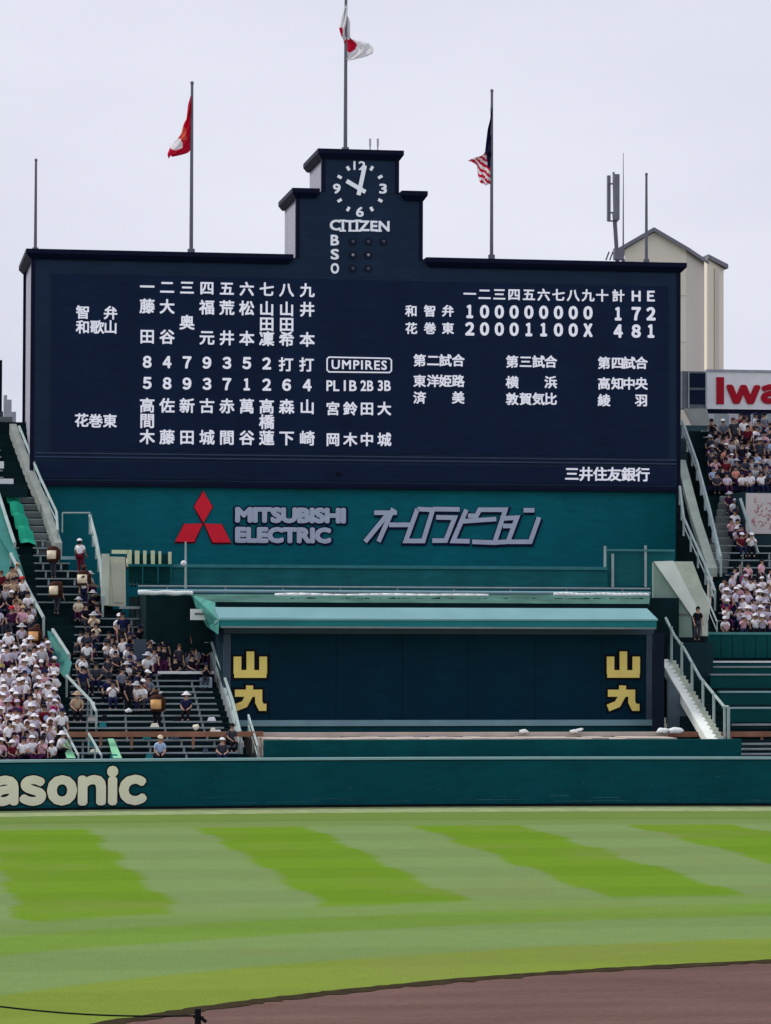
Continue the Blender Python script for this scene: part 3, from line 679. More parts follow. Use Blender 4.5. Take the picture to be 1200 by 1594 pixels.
# railings: posts and rails follow the slope
def railing(pts, lab, grp, m=RAIL, h=1.0, r=.06, mid=True, step=1.9, plinth=None, name='handrail'):
    """pts are points on the terrace; the top rail runs h above them"""
    t = thing(name, pts[0], lab, 'railing', grp)
    mb = MB()
    for p, q in zip(pts, pts[1:]): mb.tube(p + Vector((0, 0, h)), q + Vector((0, 0, h)), r)
    mb.build('rail', m, t)
    if mid:
        mb = MB()
        for p, q in zip(pts, pts[1:]): mb.tube(p + Vector((0, 0, h * .5)), q + Vector((0, 0, h * .5)), r * .6)
        mb.build('rail', m, t)
    for p, q in zip(pts, pts[1:]):
        k = max(1, round((q - p).length / step))
        for i in range(k + 1):
            if i == k and q is not pts[-1]: continue
            c = p.lerp(q, i / k); mb = MB(); mb.tube(c - Vector((0, 0, .1)), c + Vector((0, 0, h)), r * .8); mb.build('post', m, t)
    if plinth:
        mb = MB()
        for p, q in zip(pts, pts[1:]): mb.beam(p + Vector((0, 0, plinth / 2 - .2)), q + Vector((0, 0, plinth / 2 - .2)), .28, plinth + .4)
        mb.build('kerb', STEEL if plinth < .6 else CONC, t)
    return t
def SP(*a): return [st(x, y, h) - Vector((0, 0, h)) for x, y, h in a]
G = 'railings in the bleachers'
railing(SP((30, 664, 1), (62, 742, 1), (88, 797, 1), (90, 826, 1)), 'long sloping handrail beside the lower left corner of the scoreboard', G, plinth=.0, r=.08)
mb = MB(); pts = SP((20, 672, .1), (46, 742, .1), (72, 805, .1), (91, 858, .1))
for p, q in zip(pts, pts[1:]): mb.beam(p + Vector((0, 0, .2)), q + Vector((0, 0, .2)), .42, .75)
mb.build('stair_kerb', mat('grey_stair_kerb', (.30, .33, .31), .8, .2, 1), label='thick grey sloping kerb beside the upper left stair', cat='kerb')
railing(SP((-4, 762, 1), (8, 800, 1), (23, 846, 1)), 'pale sloping rail at the left edge above the emerald sheet', G, mid=False, r=.1)
railing(SP((17, 862, 1), (40, 910, 1), (68, 962, 1)), 'pale sloping rail at the left edge above the crowd', G, mid=False, r=.1)
railing(SP((82, 980, 1), (108, 1020, 1)), 'short pale rail over the teal panel between the left blocks', G, mid=False, r=.09)
railing(SP((104, 1052, 1), (142, 1092, 1), (150, 1108, 1)), 'pale rail ending in a white post in the left bleachers', G, mid=False, r=.08)
railing(SP((88, 1110, 1), (122, 1176, 1)), 'low sloping rail next to the crowd behind the fence, leftmost', G, mid=False, r=.06)
railing(SP((138, 1142, 1), (158, 1176, 1)), 'low sloping rail behind the fence, left of the mint panel', G, mid=False, r=.06)
railing(SP((320, 968, 1), (336, 1020, 1), (347, 1046, 1), (362, 1090, 1), (374, 1140, 1)), 'long sloping handrail left of the dark blue backscreen', G, plinth=.5, r=.08)
railing([Vector((interp(LB, 1), 1.0, prof(.9))), Vector((interp(LB, 1), 5, prof(4.9)))], 'short rail at the left end of the tan ledge', G, r=.06)
railing(SP((1062, 655, 1), (1085, 720, 1), (1104, 790, 1), (1122, 868, 1)), 'long sloping handrail at the right edge of the scoreboard, outer of the two', G, r=.09)
railing(SP((1058, 760, .9), (1064, 800, 1.2), (1098, 875, 1.2), (1113, 915, 1.2)), 'second sloping handrail below the right end of the scoreboard', G, r=.08)
railing(SP((1078, 890, 1), (1100, 930, 1), (1116, 968, 1)), 'narrow sloping rail between the concrete housing and the lower right crowd', G, r=.05)
# right beam beside the scoreboard
mb = MB(); pts = SP((1060, 712, .4), (1083, 800, .4), (1109, 880, .4))
for p, q in zip(pts, pts[1:]): mb.beam(p, q, .55, .5)
mb.build('stair_kerb', mat('pale_green_kerb', (.40, .47, .40), .75, .15, 1), label='thick pale green sloping kerb beside the upper right stair', cat='kerb')
# stairs of grey concrete
def stairs(fn, v0, v1, wd, lab, m=STEPC, lift=.05):
    t = thing('stair', (fn(v0), v0, prof(v0)), lab, 'stair', 'concrete aisle stairs'); k = 0; v = v0
    while v < v1:
        u = fn(v); mb = MB(); mb.box(u - wd / 2, u + wd / 2, v, v + .39, prof(v) - .3, prof(v) + lift); s = mb.build('step', m, t)
        mb = MB(); mb.box(u - wd / 2, u + wd / 2, v - .01, v + .06, prof(v) + lift, prof(v) + lift + .04); mb.build('nosing', RAIL, s); v += .8
a = st(42, 778); b = st(70, 856)
stairs(lambda v: b.x + (a.x - b.x) * (v - b.y) / (a.y - b.y), b.y, a.y + .5, 1.0, 'grey concrete stair beside the emerald sheet, left of the teal wall')
a2 = st(1132, 800); b2 = st(1118, 870)
stairs(lambda v: b2.x + (a2.x - b2.x) * (v - b2.y) / (a2.y - b2.y), b2.y - 1, a2.y + 2, 1.3, 'grey concrete stair below the upper right crowd')
# emerald sheet over seats on the left
q = [st(6, 776), st(26, 776), st(56, 858), st(32, 858)]
mb = MB(); k = 12
gr = []
for i in range(k + 1):
    a, b = q[0].lerp(q[3], i / k), q[1].lerp(q[2], i / k); h = .45 + (.28 if i % 3 == 1 else 0) + .05 * math.sin(i * 2.1)
    gr += [a + Vector((0, 0, h)), a.lerp(b, .5) + Vector((0, 0, h + .06)), b + Vector((0, 0, h * .8)), b + Vector((0, 0, -.1))]
mb.add(gr, [(i * 4 + j, i * 4 + j + 1, i * 4 + 5 + j, i * 4 + 4 + j) for i in range(k) for j in range(3)])
mb.build('cover_sheet', EMER, label='emerald green sheet draped over stepped seats at the left edge', cat='cover')
# teal wall panels at the left edge
def slab(name, corners, m, lab, cat, th=.25):
    a = [st(x, y, h) for x, y, h in corners]; n = len(a); mb = MB(); mb.add(a + [p + Vector((0, th, -.0)) for p in a], [tuple(range(n)), tuple(range(2 * n - 1, n - 1, -1))] + [(i, i + n, (i + 1) % n + n, (i + 1) % n) for i in range(n)])
    return mb.build(name, m, label=lab, cat=cat)
TEALP = mat('mid_teal_panel', (.05, .22, .20), .6, .12, .8)
slab('wall_panel', [(-30, 790, .9), (4, 790, .9), (40, 900, .9), (40, 905, .3), (-30, 905, .3)], TEALP, 'mid teal wall panel at the left edge above the crowd', 'wall')
slab('wall_panel', [(74, 982, .8), (84, 984, .8), (112, 1032, .8), (104, 1060, .2), (80, 1030, .2)], TEALP, 'small teal panel under the short pale rail between the left blocks', 'wall')
for i, (x, y) in enumerate(((96, 1152), (168, 1150))):
    slab('mint_panel', [(x, y, .5), (x + 9, y, .5), (x + 22, 1180, .5), (x + 8, 1180, .5)], MINT, ('mint green sloping panel behind the fence, nearest the crowd', 'mint green sloping panel behind the fence, middle of the empty benches')[i], 'panel')
# white bars upper left, grey tiers, dark box
for x0, y0, x1, y1, v, m, lab, nm in ((-30, 745, 21, 753, 31, WHITE, 'long white bar at the left edge beside the upper stair', 'barrier_bar'), (-30, 718, 6, 729, 33, WHITE, 'short white box at the left edge above the long white bar', 'white_box'),
                                       (-30, 754, 42, 774, 30.5, TERR, 'dark landing wall under the long white bar', 'landing_wall')):
    mb = MB(); mb.pbox(x0, y0, x1, y1, v, .4); mb.build(nm, m, label=lab, cat=nm.split('_')[-1])
lt = thing('floodlight_tower', (pv(-6, 600, 50)[0], 50, 15), 'dark edge of a tall structure at the left edge of the view', 'tower')
mb = MB(); mb.pbox(-60, 560, 3, 700, 50, 2); mb.build('mast', CORN, lt)
for k in range(3): mb = MB(); mb.pbox(-60, 640 + k * 16, 9, 650 + k * 16, 49.6, .4); mb.build('crossbar', FRAME, lt)
tm = thing('stepped_wall', (pv(18, 660, 46)[0], 46, 20), 'pale grey stepped wall against the sky left of the scoreboard', 'wall')
for x0, x1, y in ((6, 11, 615), (11, 18, 622), (18, 25, 641)): mb = MB(); mb.pbox(x0, y, x1, 660, 47.1, 1.2); mb.build('wall_step', mat('pale_grey_wall', (.60, .60, .66), .7), tm)
mb = MB(); mb.pbox(10, 658, 36, 668, 45.2, .35); mb.build('coping', mat('pale_grey_wall', (.38, .38, .44), .7), tm)

# concrete stair housings
def housing(pl_, lab, th):
    t = thing('stair_housing', (pl_[0].x, pl_[0].y, pl_[0].z - 2), lab, 'stair housing', 'concrete stair housings'); return t
# right one: front wall, sloping white edge, sloping side
t = thing('stair_housing', (st(1050, 985).x, 18, st(1050, 985).z - 1), 'pale concrete stair housing with sloping white edge right of the backscreen', 'stair housing', 'concrete stair housings')
va = 15.2; A1, A2, A3, A4 = P3(1017, 876, va), P3(1028, 876, va), P3(1076, 958, va), P3(1078, 992, va); A5 = P3(1017, 992, va)
mb = MB(); mb.prism([(p.x, p.z) for p in (A1, A2, A3, A4, A5)], va, va + .3); mb.build('front_wall', mat('grey_green_concrete', (.24, .33, .28), .8, .12, .8), t)
mb = MB(); mb.prism([(p.x, p.z) for p in (P3(1019, 874, va), P3(1048, 873, va), P3(1101, 954, va), P3(1101, 990, va), P3(1091, 990, va), P3(1086, 962, va), P3(1078, 962, va), P3(1026, 880, va))], va + .31, va + .7); mb.build('side_wall', CONC, t)
mb = MB(); Q = [P3(1018, 873, va - .1), P3(1048, 873, va + 1.5), P3(1062, 895, va + 1.5), P3(1090, 950, va + .2), P3(1078, 962, va - .1)]
mb.prism([(p.x, p.z) for p in (P3(1017, 874, va), P3(1047, 873, va), P3(1089, 955, va), P3(1078, 962, va))], va - .12, va + .0); mb.build('parapet_top', CONCW, t)
mb = MB(); mb.prism([(p.x, p.z) for p in (P3(1048, 874, va - .06), P3(1078, 874, va - .06), P3(1102, 938, va - .06), P3(1102, 990, va - .06), P3(1094, 990, va - .06), P3(1090, 955, va - .06))], va - .06, va + .3); mb.build('sloping_wall', CONC, t)
mb = MB(); mb.pbox(1020, 955, 1074, 958, va - .05, .05); mb.build('joint_strip', STEPC, t)
# left one
t = thing('stair_housing', (st(178, 945).x, 20, st(178, 945).z - 1), 'cream concrete stair housing standing in the left bleachers', 'stair housing', 'concrete stair housings')
va = 19.6
mb = MB(); mb.prism([(p.x, p.z) for p in (P3(162, 866, va), P3(195, 867, va), P3(196, 944, va), P3(164, 943, va))], va, va + 1.2); mb.build('front_wall', mat('cream_concrete', (.55, .56, .43), .8, .12, .9), t)
mb = MB(); mb.prism([(p.x, p.z) for p in (P3(172, 876, va), P3(190, 877, va), P3(191, 938, va), P3(177, 938, va))], va - .06, va); mb.build('raised_panel', mat('cream_concrete_panel', (.50, .52, .42), .8, .12, .9), t)
mb = MB(); mb.pbox(158, 862, 170, 942, va - .12, .12); mb.build('edge_strip', CONC, t)
railing(SP((140, 802, 1.), (150, 840, 1.), (157, 880, 1.), (160, 930, 1)), 'sloping handrail left of the cream concrete housing', G, r=.09)
# post and panel left of it, screen
railing([P3(97, 826, 25), P3(140, 826, 25)], 'thin level rail and posts in front of the teal wall, left', G, r=.05, mid=False, h=1.0)
mb = MB(); mb.pbox(95, 866, 118, 871, 24.6, .35); mb.build('shelf_bench', FENCECAP, label='pale bench behind the white-shirted spectator, left bleachers', cat='bench')
# row of pale boards with a dark rail
t = thing('board_rack', (pv(232, 900, 21.5)[0], 21.5, pv(232, 905, 21.5)[1]), 'rack of pale yellow-green upright boards left of the lamp post', 'rack')
for x0, x1, y0 in ((174, 200, 856), (210, 217, 857), (223, 228, 857), (235, 241, 857), (247, 251, 858), (262, 267, 859)):
    mb = MB()
    if x0 == 174: mb.pbox(x0, y0, x1, y0 + 6, 21.5, .1); mb.build('board', YGREEN, t)
    else: mb.pbox(x0, y0, x1, 878, 21.5, .1); mb.build('board', YGREEN, t)
mb = MB(); mb.pbox(198, 856, 205, 882, 21.5, .1); mb.build('board', YGREEN, t)
mb = MB(); mb.pbox(200, 878, 268, 882, 21.4, .12); mb.build('rack_rail', GREEN2, t)
mb = MB(); mb.pbox(200, 862, 268, 906, 21.75, .1); mb.build('rack_back', mat('black_green_net', (.006, .05, .055), .9), t)
for x in (222, 246, 266): mb = MB(); mb.pbox(x - 1, 882, x + 1, 908, 21.4, .08); mb.build('post', GREEN2, t)
t = thing('lamp_post', (pv(289, 915, 20)[0], 20, pv(289, 916, 20)[1]), 'thin grey lamp post with small white lamp in front of the red emblem', 'lamp post')
p = P3(289, 916, 20); q = P3(289, 843, 20); mb = MB(); mb.tube(p, q, .07, 8, .05); mb.build('pole', RAIL, t)
c = P3(286, 877, 19.85); mb = MB(); mb.ball(c, .17, .15, .16, 10, 8); mb.build('lamp_head', WHITE, t, smooth=True)
mb = MB(); mb.tube(c, (q.x, 20, c.z), .04); mb.build('bracket', STEEL, t)
mb = MB(); mb.pbox(297, 948, 324, 965, 12, .25); s = mb.build('notice_board', WHITE, label='small white board with grey marks at the left end of the teal roof', cat='notice board')
mb = MB(); mb.pbox(303, 954, 319, 957, 11.96, .04); mb.build('mark', STEPC, s)
# camera deck / low cabinets in the middle of the left block
for i, (x0, y0, x1, y1, v, m, lab) in enumerate(((186, 944, 300, 948, 18.6, STEEL, 'long grey plank over the press deck right of the cream housing'), (212, 948, 262, 978, 18.8, FRAME, 'dark blue cabinet under the long grey plank'),
        (208, 995, 228, 1040, 13.2, FRAME, 'dark slate box between seated spectators, left bleachers'), (246, 1045, 333, 1049, 11.6, WHITE, 'pale counter across the middle of the left bleachers'),
        (250, 1050, 333, 1078, 12.0, mat('counter_front', (.012, .02, .035), .7), 'dark front below the pale counter'), (311, 1055, 322, 1074, 11.5, mat('pale_blue_board', (.22, .36, .48), .5), 'grey-blue board standing under the pale counter'),
        (322, 1054, 330, 1076, 11.4, mat('white_blue_board', (.55, .62, .80), .5), 'whitish blue board at the right end of the pale counter'))):
    mb = MB(); mb.pbox(x0, y0, x1, y1, v, .12 if i < 3 else .4 if i == 3 else .1)
    if i == 4: mb.build('front_panel', m, ctr); continue
    o = mb.build(('plank', 'cabinet', 'storage_box', 'counter', '', 'board', 'board')[i], m, label=lab, cat=('plank', 'cabinet', 'box', 'counter', '', 'board', 'board')[i])
    if i == 3: ctr = o
for i, (x, y, w_, h_, m, lab) in enumerate(((246, 1078, 14, 5, WHITE, 'white bag lying on a bench below the pale counter'), (290, 1081, 12, 6, TAN, 'tan bag on a bench below the pale counter'), (200, 1106, 11, 6, WHITE, 'white parcel on a bench in the lower left block'), (305, 1132, 10, 9, CREAM, 'cream round bag on a bench near the rust beam'), (145, 1098, 6, 12, WHITE, 'white post head at the end of the pale rail'))):
    p = st(x, y, .45); mb = MB(); s_ = 1 / 29.; mb.ball(p, w_ * s_ / 2, .18, h_ * s_ / 2, 8, 6)
    for q in mb.v: q.z += .03 * math.sin(q.x * 23)
    mb.build('bag' if i != 4 else 'post_head', m, label=lab, cat='bag' if i != 4 else 'post', smooth=True)

used_ = set(); br = random.Random(31); bc = (WHITE, TAN, FRAME, BLACKM, CREAM, mat('pale_blue_board', (0, 0, 0)), FASCIA)
names = ('white', 'tan', 'slate', 'black', 'cream', 'pale blue', 'teal')
for i in range(26):
    v = br.choice(rows(.9, 18)); e0, e1 = -16.5 + .09 * v + 1.3, interp(LB, v + .4) - 1.1; u = br.uniform(e0, e1); k = br.randrange(7); z = prof(v) + .41; a, h_ = br.uniform(.12, .24), br.uniform(.14, .30)
    mb = MB(); mb.hexa([(u - a, v + .12, z), (u + a, v + .12, z), (u + a, v + .4, z), (u - a, v + .4, z), (u - a * .7, v + .18, z + h_), (u + a * .6, v + .18, z + h_ * .9), (u + a * .7, v + .34, z + h_), (u - a * .6, v + .34, z + h_)])
    x_ = proj(u, v, z)[0]; q_ = 'left end' if x_ < 200 else 'middle' if x_ < 285 else 'right end'
    lb_ = f'small {names[k]} bag on the {q_} of the {ORD(int(round((v - .9) / .8)))} bench row, left bleachers'
    if lb_ in used_: continue
    used_.add(lb_); mb.build('bag', bc[k], label=lb_, cat='bag', group='bags on the left bleachers')
# right side: stair with handrails in front of the hut's end
t = thing('side_stair', (15.6, 6, 3.2), 'pale concrete stair with sloping wall right of the dark blue backscreen', 'stair')
e = [P3(1027, 1026, 12), P3(1040, 1026, 12), P3(1117, 1150, 3.0), P3(1100, 1150, 3.0)]
mb = MB(); dz = Vector((0, 0, -.5)); mb.hexa([e[0] + dz, e[1] + dz, e[2] + dz, e[3] + dz] + e); mb.build('stringer', CONCW, t)
k = 20
for i in range(k):
    a = e[1].lerp(e[2], (i + .5) / k); mb = MB(); mb.box(a.x - .12, a.x + .35, a.y - .12, a.y + .2, a.z - .25, a.z + .03); mb.build('step', CONC, t)
f_ = [P3(1040, 1060, 9.2), P3(1040, 1136, 4.6), P3(1093, 1138, 4.2)]
mb = MB(); lo = [P3(1040, 1052, 8), P3(1040, 1137, 8), P3(1094, 1137, 8)]; mb.prism([(p.x, p.z) for p in lo], 8, 8.3); mb.build('side_panel', mat('slate_panel', (.10, .14, .17), .7), t)
railp = [P3(1036, 962, 12.3), P3(1050, 990, 11), P3(1065, 1010, 10), P3(1090, 1055, 7.2), P3(1127, 1100, 3.6)]
mb = MB()
for p, q in zip(railp, railp[1:]): mb.tube(p, q, .08)
mb.tube(railp[-1], P3(1134, 1100, 3.4), .08); mb.build('rail', RAIL, t)
for x, y0, y1, v in ((1045, 975, 1040, 11.5), (1061, 1000, 1053, 10), (1077, 1030, 1080, 8.2), (1094, 1060, 1105, 6.5), (1111, 1078, 1132, 5), (1128, 1100, 1150, 3.6), (1134, 1100, 1150, 3.4)):
    mb = MB(); a, b = P3(x, y0, v), P3(x, y1, v); mb.tube(a, b, .075); mb.build('post', RAIL, t)
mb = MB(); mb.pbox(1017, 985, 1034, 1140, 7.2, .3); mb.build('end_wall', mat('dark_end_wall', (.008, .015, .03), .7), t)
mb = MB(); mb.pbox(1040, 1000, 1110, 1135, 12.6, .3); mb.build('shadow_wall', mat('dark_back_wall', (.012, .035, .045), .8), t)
# teal wall under the lower right crowd and covered rows below
t = thing('crowd_wall', (pv(1160, 1010, 16)[0], 16, 6), 'teal panelled wall below the lower right crowd', 'wall')
x = 1104
while x < 1225:
    mb = MB(); mb.pbox(x + .4, 987, x + 17.6, 1024, 16, .3); mb.build('panel', DGREEN, t); x += 18
mb = MB(); mb.pbox(1104, 984, 1225, 988, 15.95, .4); mb.build('cap_rail', mat('rail_teal', (.08, .25, .26), .5), t)
for i, (y, m) in enumerate(((1030, WHITE), (1038, BENCH), (1050, BENCH), (1077, FENCECAP), (1102, FENCECAP))):
    p = st(1160, y, .5); v = p.y; zt = p.z; a = pv(1106 if i < 3 else 1136 - (1130 - y) * .3, y, v)[0]
    t = thing('covered_bench', (a + 3, v, zt - 1), f'{ORD(4 - i)} dark green covered bench row up from the rust beam, lower right', 'bench', 'dark green covered benches, lower right')
    mb = MB(); mb.box(a, 40, v + .02, v + .5, zt - 1.2, zt - .05); mb.build('cover', DGREEN, t)
    mb = MB(); mb.box(a, 40, v - .04, v + .5, zt - .05, zt + .035); mb.build('seat_edge', m, t)
for i, y in enumerate((1128, 1158, 1166, 1174)):
    p = st(1180, y, .3); a = pv(1156 if i else 1140, y, p.y)[0]; mb = MB(); mb.box(a, 40, p.y, p.y + .3, p.z - .05, p.z + .04); mb.build('bench_plank', BENCH, label=f'{("uppermost", "second", "third", "lowest")[i]} of the thin pale planks behind the right end of the fence', cat='bench', group='thin pale planks at the lower right')

# banner block in the right stand
t = thing('entrance_block', (pv(1185, 850, 28)[0], 28, 13), 'concrete entrance block carrying the pale banner in the right bleachers', 'block')
mb = MB(); mb.pbox(1158, 766, 1260, 858, 28, 4); mb.build('block_wall', mat('dark_block_wall', (.02, .05, .06), .8), t)
p, q = P3(1152, 776, 27.5), P3(1180, 862, 26.2); mb = MB(); mb.tube(p, q, .09); mb.build('rail', RAIL, t)
mb = MB(); mb.pbox(1161, 768, 1240, 831, 27.9, .05); bn = mb.build('banner', mat('pinkish_white_banner', (.62, .55, .56), .7, .08), label='pale banner with red brush writing below the upper right crowd', cat='banner')
mb = MB(); br = random.Random(3)
for r_ in range(4):
    x = 1174
    while x < 1236:
        y = 783 + r_ * 11 + br.uniform(-2, 2); pts = [(x, y)]
        for _ in range(4): pts.append((pts[-1][0] + br.uniform(-2.5, 4), pts[-1][1] + br.uniform(-4.5, 4.5)))
        pl(mb, pts, 1.0, 27.89, depth=.012); x += br.uniform(5, 8)
mb.build('brush_writing_lettering', mat('faded_red_ink', (.45, .16, .20), .7), bn)
mb = MB(); mb.pbox(1094, 757, 1230, 764, 33, .3); mb.build('walkway_wall', CORN, label='dark low wall along the front of the upper right crowd', cat='wall')
# sign, cabinet and fence at the top right
VS = 46
t = thing('sign_board', (pv(1200, 640, VS)[0], VS, 22), 'long white sign board with large dark red letters at the top right', 'sign')
mb = MB(); mb.pbox(1100, 579, 1330, 638, VS, .5); mb.build('board', SIGNW, t)
mb = MB(); mb.pbox(1100, 576.5, 1330, 580, VS - .08, .6); mb.build('frame', mat('sign_frame_grey', (.42, .42, .48), .5), t)
mb = MB(); mb.pbox(1115.5, 587, 1127, 629, VS - .1, .1)
for c, xa, xb, yt in (('w', 1130.5, 1183, 599), ('a', 1184, 1214, 598), ('t', 1216, 1234, 590), ('a', 1236, 1266, 598), ('n', 1269, 1298, 598), ('i', 1302, 1312, 587)):
    put_text(mb, wide(c), xa, yt, xb, 629, VS, .1, .1, grow=.12)
mb.build('lettering', IRED, t)
mb = MB(); mb.pbox(1100, 638, 1330, 645, VS + .1, .4); mb.build('underside', CORN, t)
for x in range(1104, 1320, 26): mb = MB(); mb.pbox(x, 645, x + 4, 672, VS + .2, .2); mb.build('post', STEEL, t)
t = thing('speaker_cabinet', (pv(1080, 632, 45)[0], 45, 22), 'dark framed loudspeaker cabinet left of the white sign board', 'cabinet')
mb = MB(); mb.pbox(1062, 578, 1100, 636, 45, 1.2); mb.build('case', mat('grey_cabinet', (.16, .18, .21), .6), t)
for y in (581, 607): mb = MB(); mb.pbox(1073, y, 1098, y + 22, 44.94, .06); mb.build('speaker_panel', mat('dark_mesh', (.008, .014, .04), .6), t)
for x in (1071, 1098): mb = MB(); mb.pbox(x, 579, x + 2, 635, 44.9, .06); mb.build('frame', STEEL, t)
t = thing('corner_wall', (pv(1085, 660, 44)[0], 44, 20), 'pale grey sloping wall under the loudspeaker cabinet', 'wall')
mb = MB(); mb.prism([(p.x, p.z) for p in (P3(1066, 636, 44), P3(1100, 636, 44), P3(1110, 668, 44), P3(1082, 668, 44))], 44, 44.5); mb.build('wall_body', mat('pale_corner_wall', (.40, .42, .40), .75), t)
t = thing('rear_fence', (pv(1180, 670, 44.6)[0], 44.6, 21), 'slatted grey and navy fence behind the upper right crowd', 'fence')
x = 1102; br = random.Random(5)
while x < 1250:
    w_ = br.choice((5, 8, 11, 14)); mb = MB(); mb.pbox(x, 644, x + w_ - 1, 676, 44.6 + br.uniform(0, .1), .1); mb.build('slat', br.choice((STEEL, mat('dark_navy_slat', (.02, .025, .06), .6), mat('pale_grey_wall', (0, 0, 0)))), t); x += w_

# far beige building
VF = 60.
t = thing('apartment_building', (pv(1040, 600, VF)[0], VF, 0), 'tall plain beige building with grey gabled roof behind the scoreboard', 'building')
def rect_w(x0, x1, v, y): return pv(x0, y, v)[0], pv(x1, y, v)[0]
a, b = rect_w(972, 1068, VF, 400); zg = pv(1020, 361, VF)[1]; ze = pv(1068, 389, VF)[1]; zl = pv(972, 389, VF)[1]; um = pv(1020, 400, VF)[0]
c = pv(1096, 400, VF + 7)[0]
mb = MB(); mb.add([(a, VF, 0), (b, VF, 0), (b, VF, ze), (um, VF, zg), (a, VF, zl), ], [(0, 1, 2, 3, 4)])
D_ = 7.; sh = c - b
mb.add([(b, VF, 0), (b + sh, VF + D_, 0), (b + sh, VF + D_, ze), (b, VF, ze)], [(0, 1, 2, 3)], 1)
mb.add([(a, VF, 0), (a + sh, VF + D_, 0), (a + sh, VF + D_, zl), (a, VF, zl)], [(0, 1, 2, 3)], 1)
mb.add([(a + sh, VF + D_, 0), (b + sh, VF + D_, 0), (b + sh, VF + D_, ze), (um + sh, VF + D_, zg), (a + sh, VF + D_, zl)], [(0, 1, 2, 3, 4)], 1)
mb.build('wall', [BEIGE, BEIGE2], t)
mb = MB(); ov = Vector((.35, 0, -.2)); up = Vector((0, 0, .28)); dd = Vector((sh, D_, 0)); f2 = Vector((-sh * .06, -.4, 0))
for s0, s1, o_ in ((Vector((um, VF, zg)), Vector((b, VF, ze)), Vector((.35, 0, -.2))), (Vector((um, VF, zg)), Vector((a, VF, zl)), Vector((-.35, 0, -.2)))):
    P = [s0 + f2, s1 + o_ + f2, s1 + o_ + dd, s0 + dd]; mb.hexa([p + Vector((0, 0, .01)) for p in P] + [p + up for p in P])
mb.build('roof', ROOFG, t)
a2, b2_ = rect_w(1095, 1129, VF + 9, 430); z1, z2 = pv(1095, 405, VF + 9)[1], pv(1129, 417, VF + 9)[1]
mb = MB(); mb.hexa([(a2, VF + 8, 0), (b2_, VF + 9.5, 0), (b2_, VF + 15, 0), (a2, VF + 15, 0), (a2, VF + 8, z1), (b2_, VF + 9.5, z2), (b2_, VF + 15, z2), (a2, VF + 15, z1)]); mb.build('side_wing', BEIGE, t)
mb = MB(); mb.hexa([(a2 + .05, VF + 7.8, z1), (b2_ + .3, VF + 9.3, z2), (b2_ + .3, VF + 15, z2), (a2 + .05, VF + 15, z1), (a2 + .05, VF + 7.8, z1 + .3), (b2_ + .3, VF + 9.3, z2 + .3), (b2_ + .3, VF + 15, z2 + .3), (a2 + .05, VF + 15, z1 + .3)]); mb.build('roof', ROOFG, t)
for zz in (ze - 3.2, ze - 6.4, ze - 9.6): mb = MB(); mb.box(a - .02, b + .0, VF - .03, VF, zz, zz + .07); mb.build('joint', BEIGE2, t)
u_ = pv(1114, 480, VF + 8.9)[0]; mb = MB(); mb.box(u_ - .15, u_ + .15, VF + 8.55, VF + 9.0, 0, z2 - .1); mb.build('downpipe', BEIGE2, t)

# ------------------------------------------------------------------ poles, antennas, flags
def pole(x, ytop, ybase, v, r, lab, name='flagpole', cat='pole', taper=.7, grp=None, ball=True):
    p = P3(x, ybase, v); q = P3(x, ytop, v); q.x = p.x
    t = thing(name, p, lab, cat, grp); mb = MB(); mb.tube(p, q, r, 10, r * taper); mb.build('shaft', POLE, t, smooth=False)
    if ball: mb = MB(); mb.ball(q + Vector((0, 0, .02)), r * .95, r * .95, r * 1.1, 8, 6); mb.build('finial', POLE, t)
    mb = MB(); mb.tube(p - Vector((0, 0, .05)), p + Vector((0, 0, .25)), r * 1.9, 10); mb.build('base', POLE, t)
    return p, q
VP = VB + 3
pole(55, 250, 392, VP, .10, 'bare grey pole at the left end of the scoreboard roof', grp='grey poles on the scoreboard')
pL = pole(297.5, 130, 394, VP, .12, 'grey flagpole holding the limp red flag', grp='grey poles on the scoreboard')
pC = pole(537.5, -30, 236, VP, .12, 'tallest grey flagpole on the clock tower with the white flag', grp='grey poles on the scoreboard')
pR = pole(765, 142, 403, VP, .11, 'grey flagpole holding the striped flag right of the clock tower', grp='grey poles on the scoreboard')
pole(1006, 272, 410, VP, .10, 'bare grey pole in front of the beige gable', grp='grey poles on the scoreboard')
pole(970, 238, 410, VP + 2, .055, 'thin whip antenna right of the white antenna mast', 'whip_antenna', 'antenna', .3, ball=False)
for i, x in enumerate((576, 588)):
    p = P3(x, 237, VP + 2); q = P3(x, 216, VP + 2); t = thing('rod_antenna', p, ('short stub antenna on the clock tower roof, left of a pair', 'short stub antenna on the clock tower roof, right of a pair')[i], 'antenna', 'stub antennas on the clock tower')
    mb = MB(); mb.tube(p, q, .04); mb.build('stem', STEEL, t); mb = MB(); mb.tube(p.lerp(q, .45), q, .07, 8); mb.build('sleeve', mat('pale_grey_wall', (0, 0, 0)), t)
p = P3(958, 409, VP); t = thing('antenna_mast', p, 'mobile phone antenna mast with two tall panels on the scoreboard roof', 'antenna mast')
q = P3(956, 270, VP); mb = MB(); mb.tube(P3(961, 409, VP), P3(956, 330, VP), .13, 8); mb.tube(P3(956, 330, VP), P3(955, 268, VP), .07, 8); mb.build('mast', POLE, t)
ap = mat('antenna_grey', (.20, .20, .25), .5)
for x0, x1, y0, y1, v in ((946, 950.5, 273, 344, VP), (956, 964.5, 271, 342, VP - .4)):
    mb = MB(); mb.pbox(x0, y0, x1, y1, v, .3); mb.build('antenna_panel', ap, t)
for y in (285, 330, 343): mb = MB(); mb.pbox(947, y, 962, y + 2, VP - .05, .12); mb.build('bracket', POLE, t)
mb = MB(); mb.pbox(957, 386, 971, 404, VP - .2, .5); mb.build('equipment_box', ap, t)
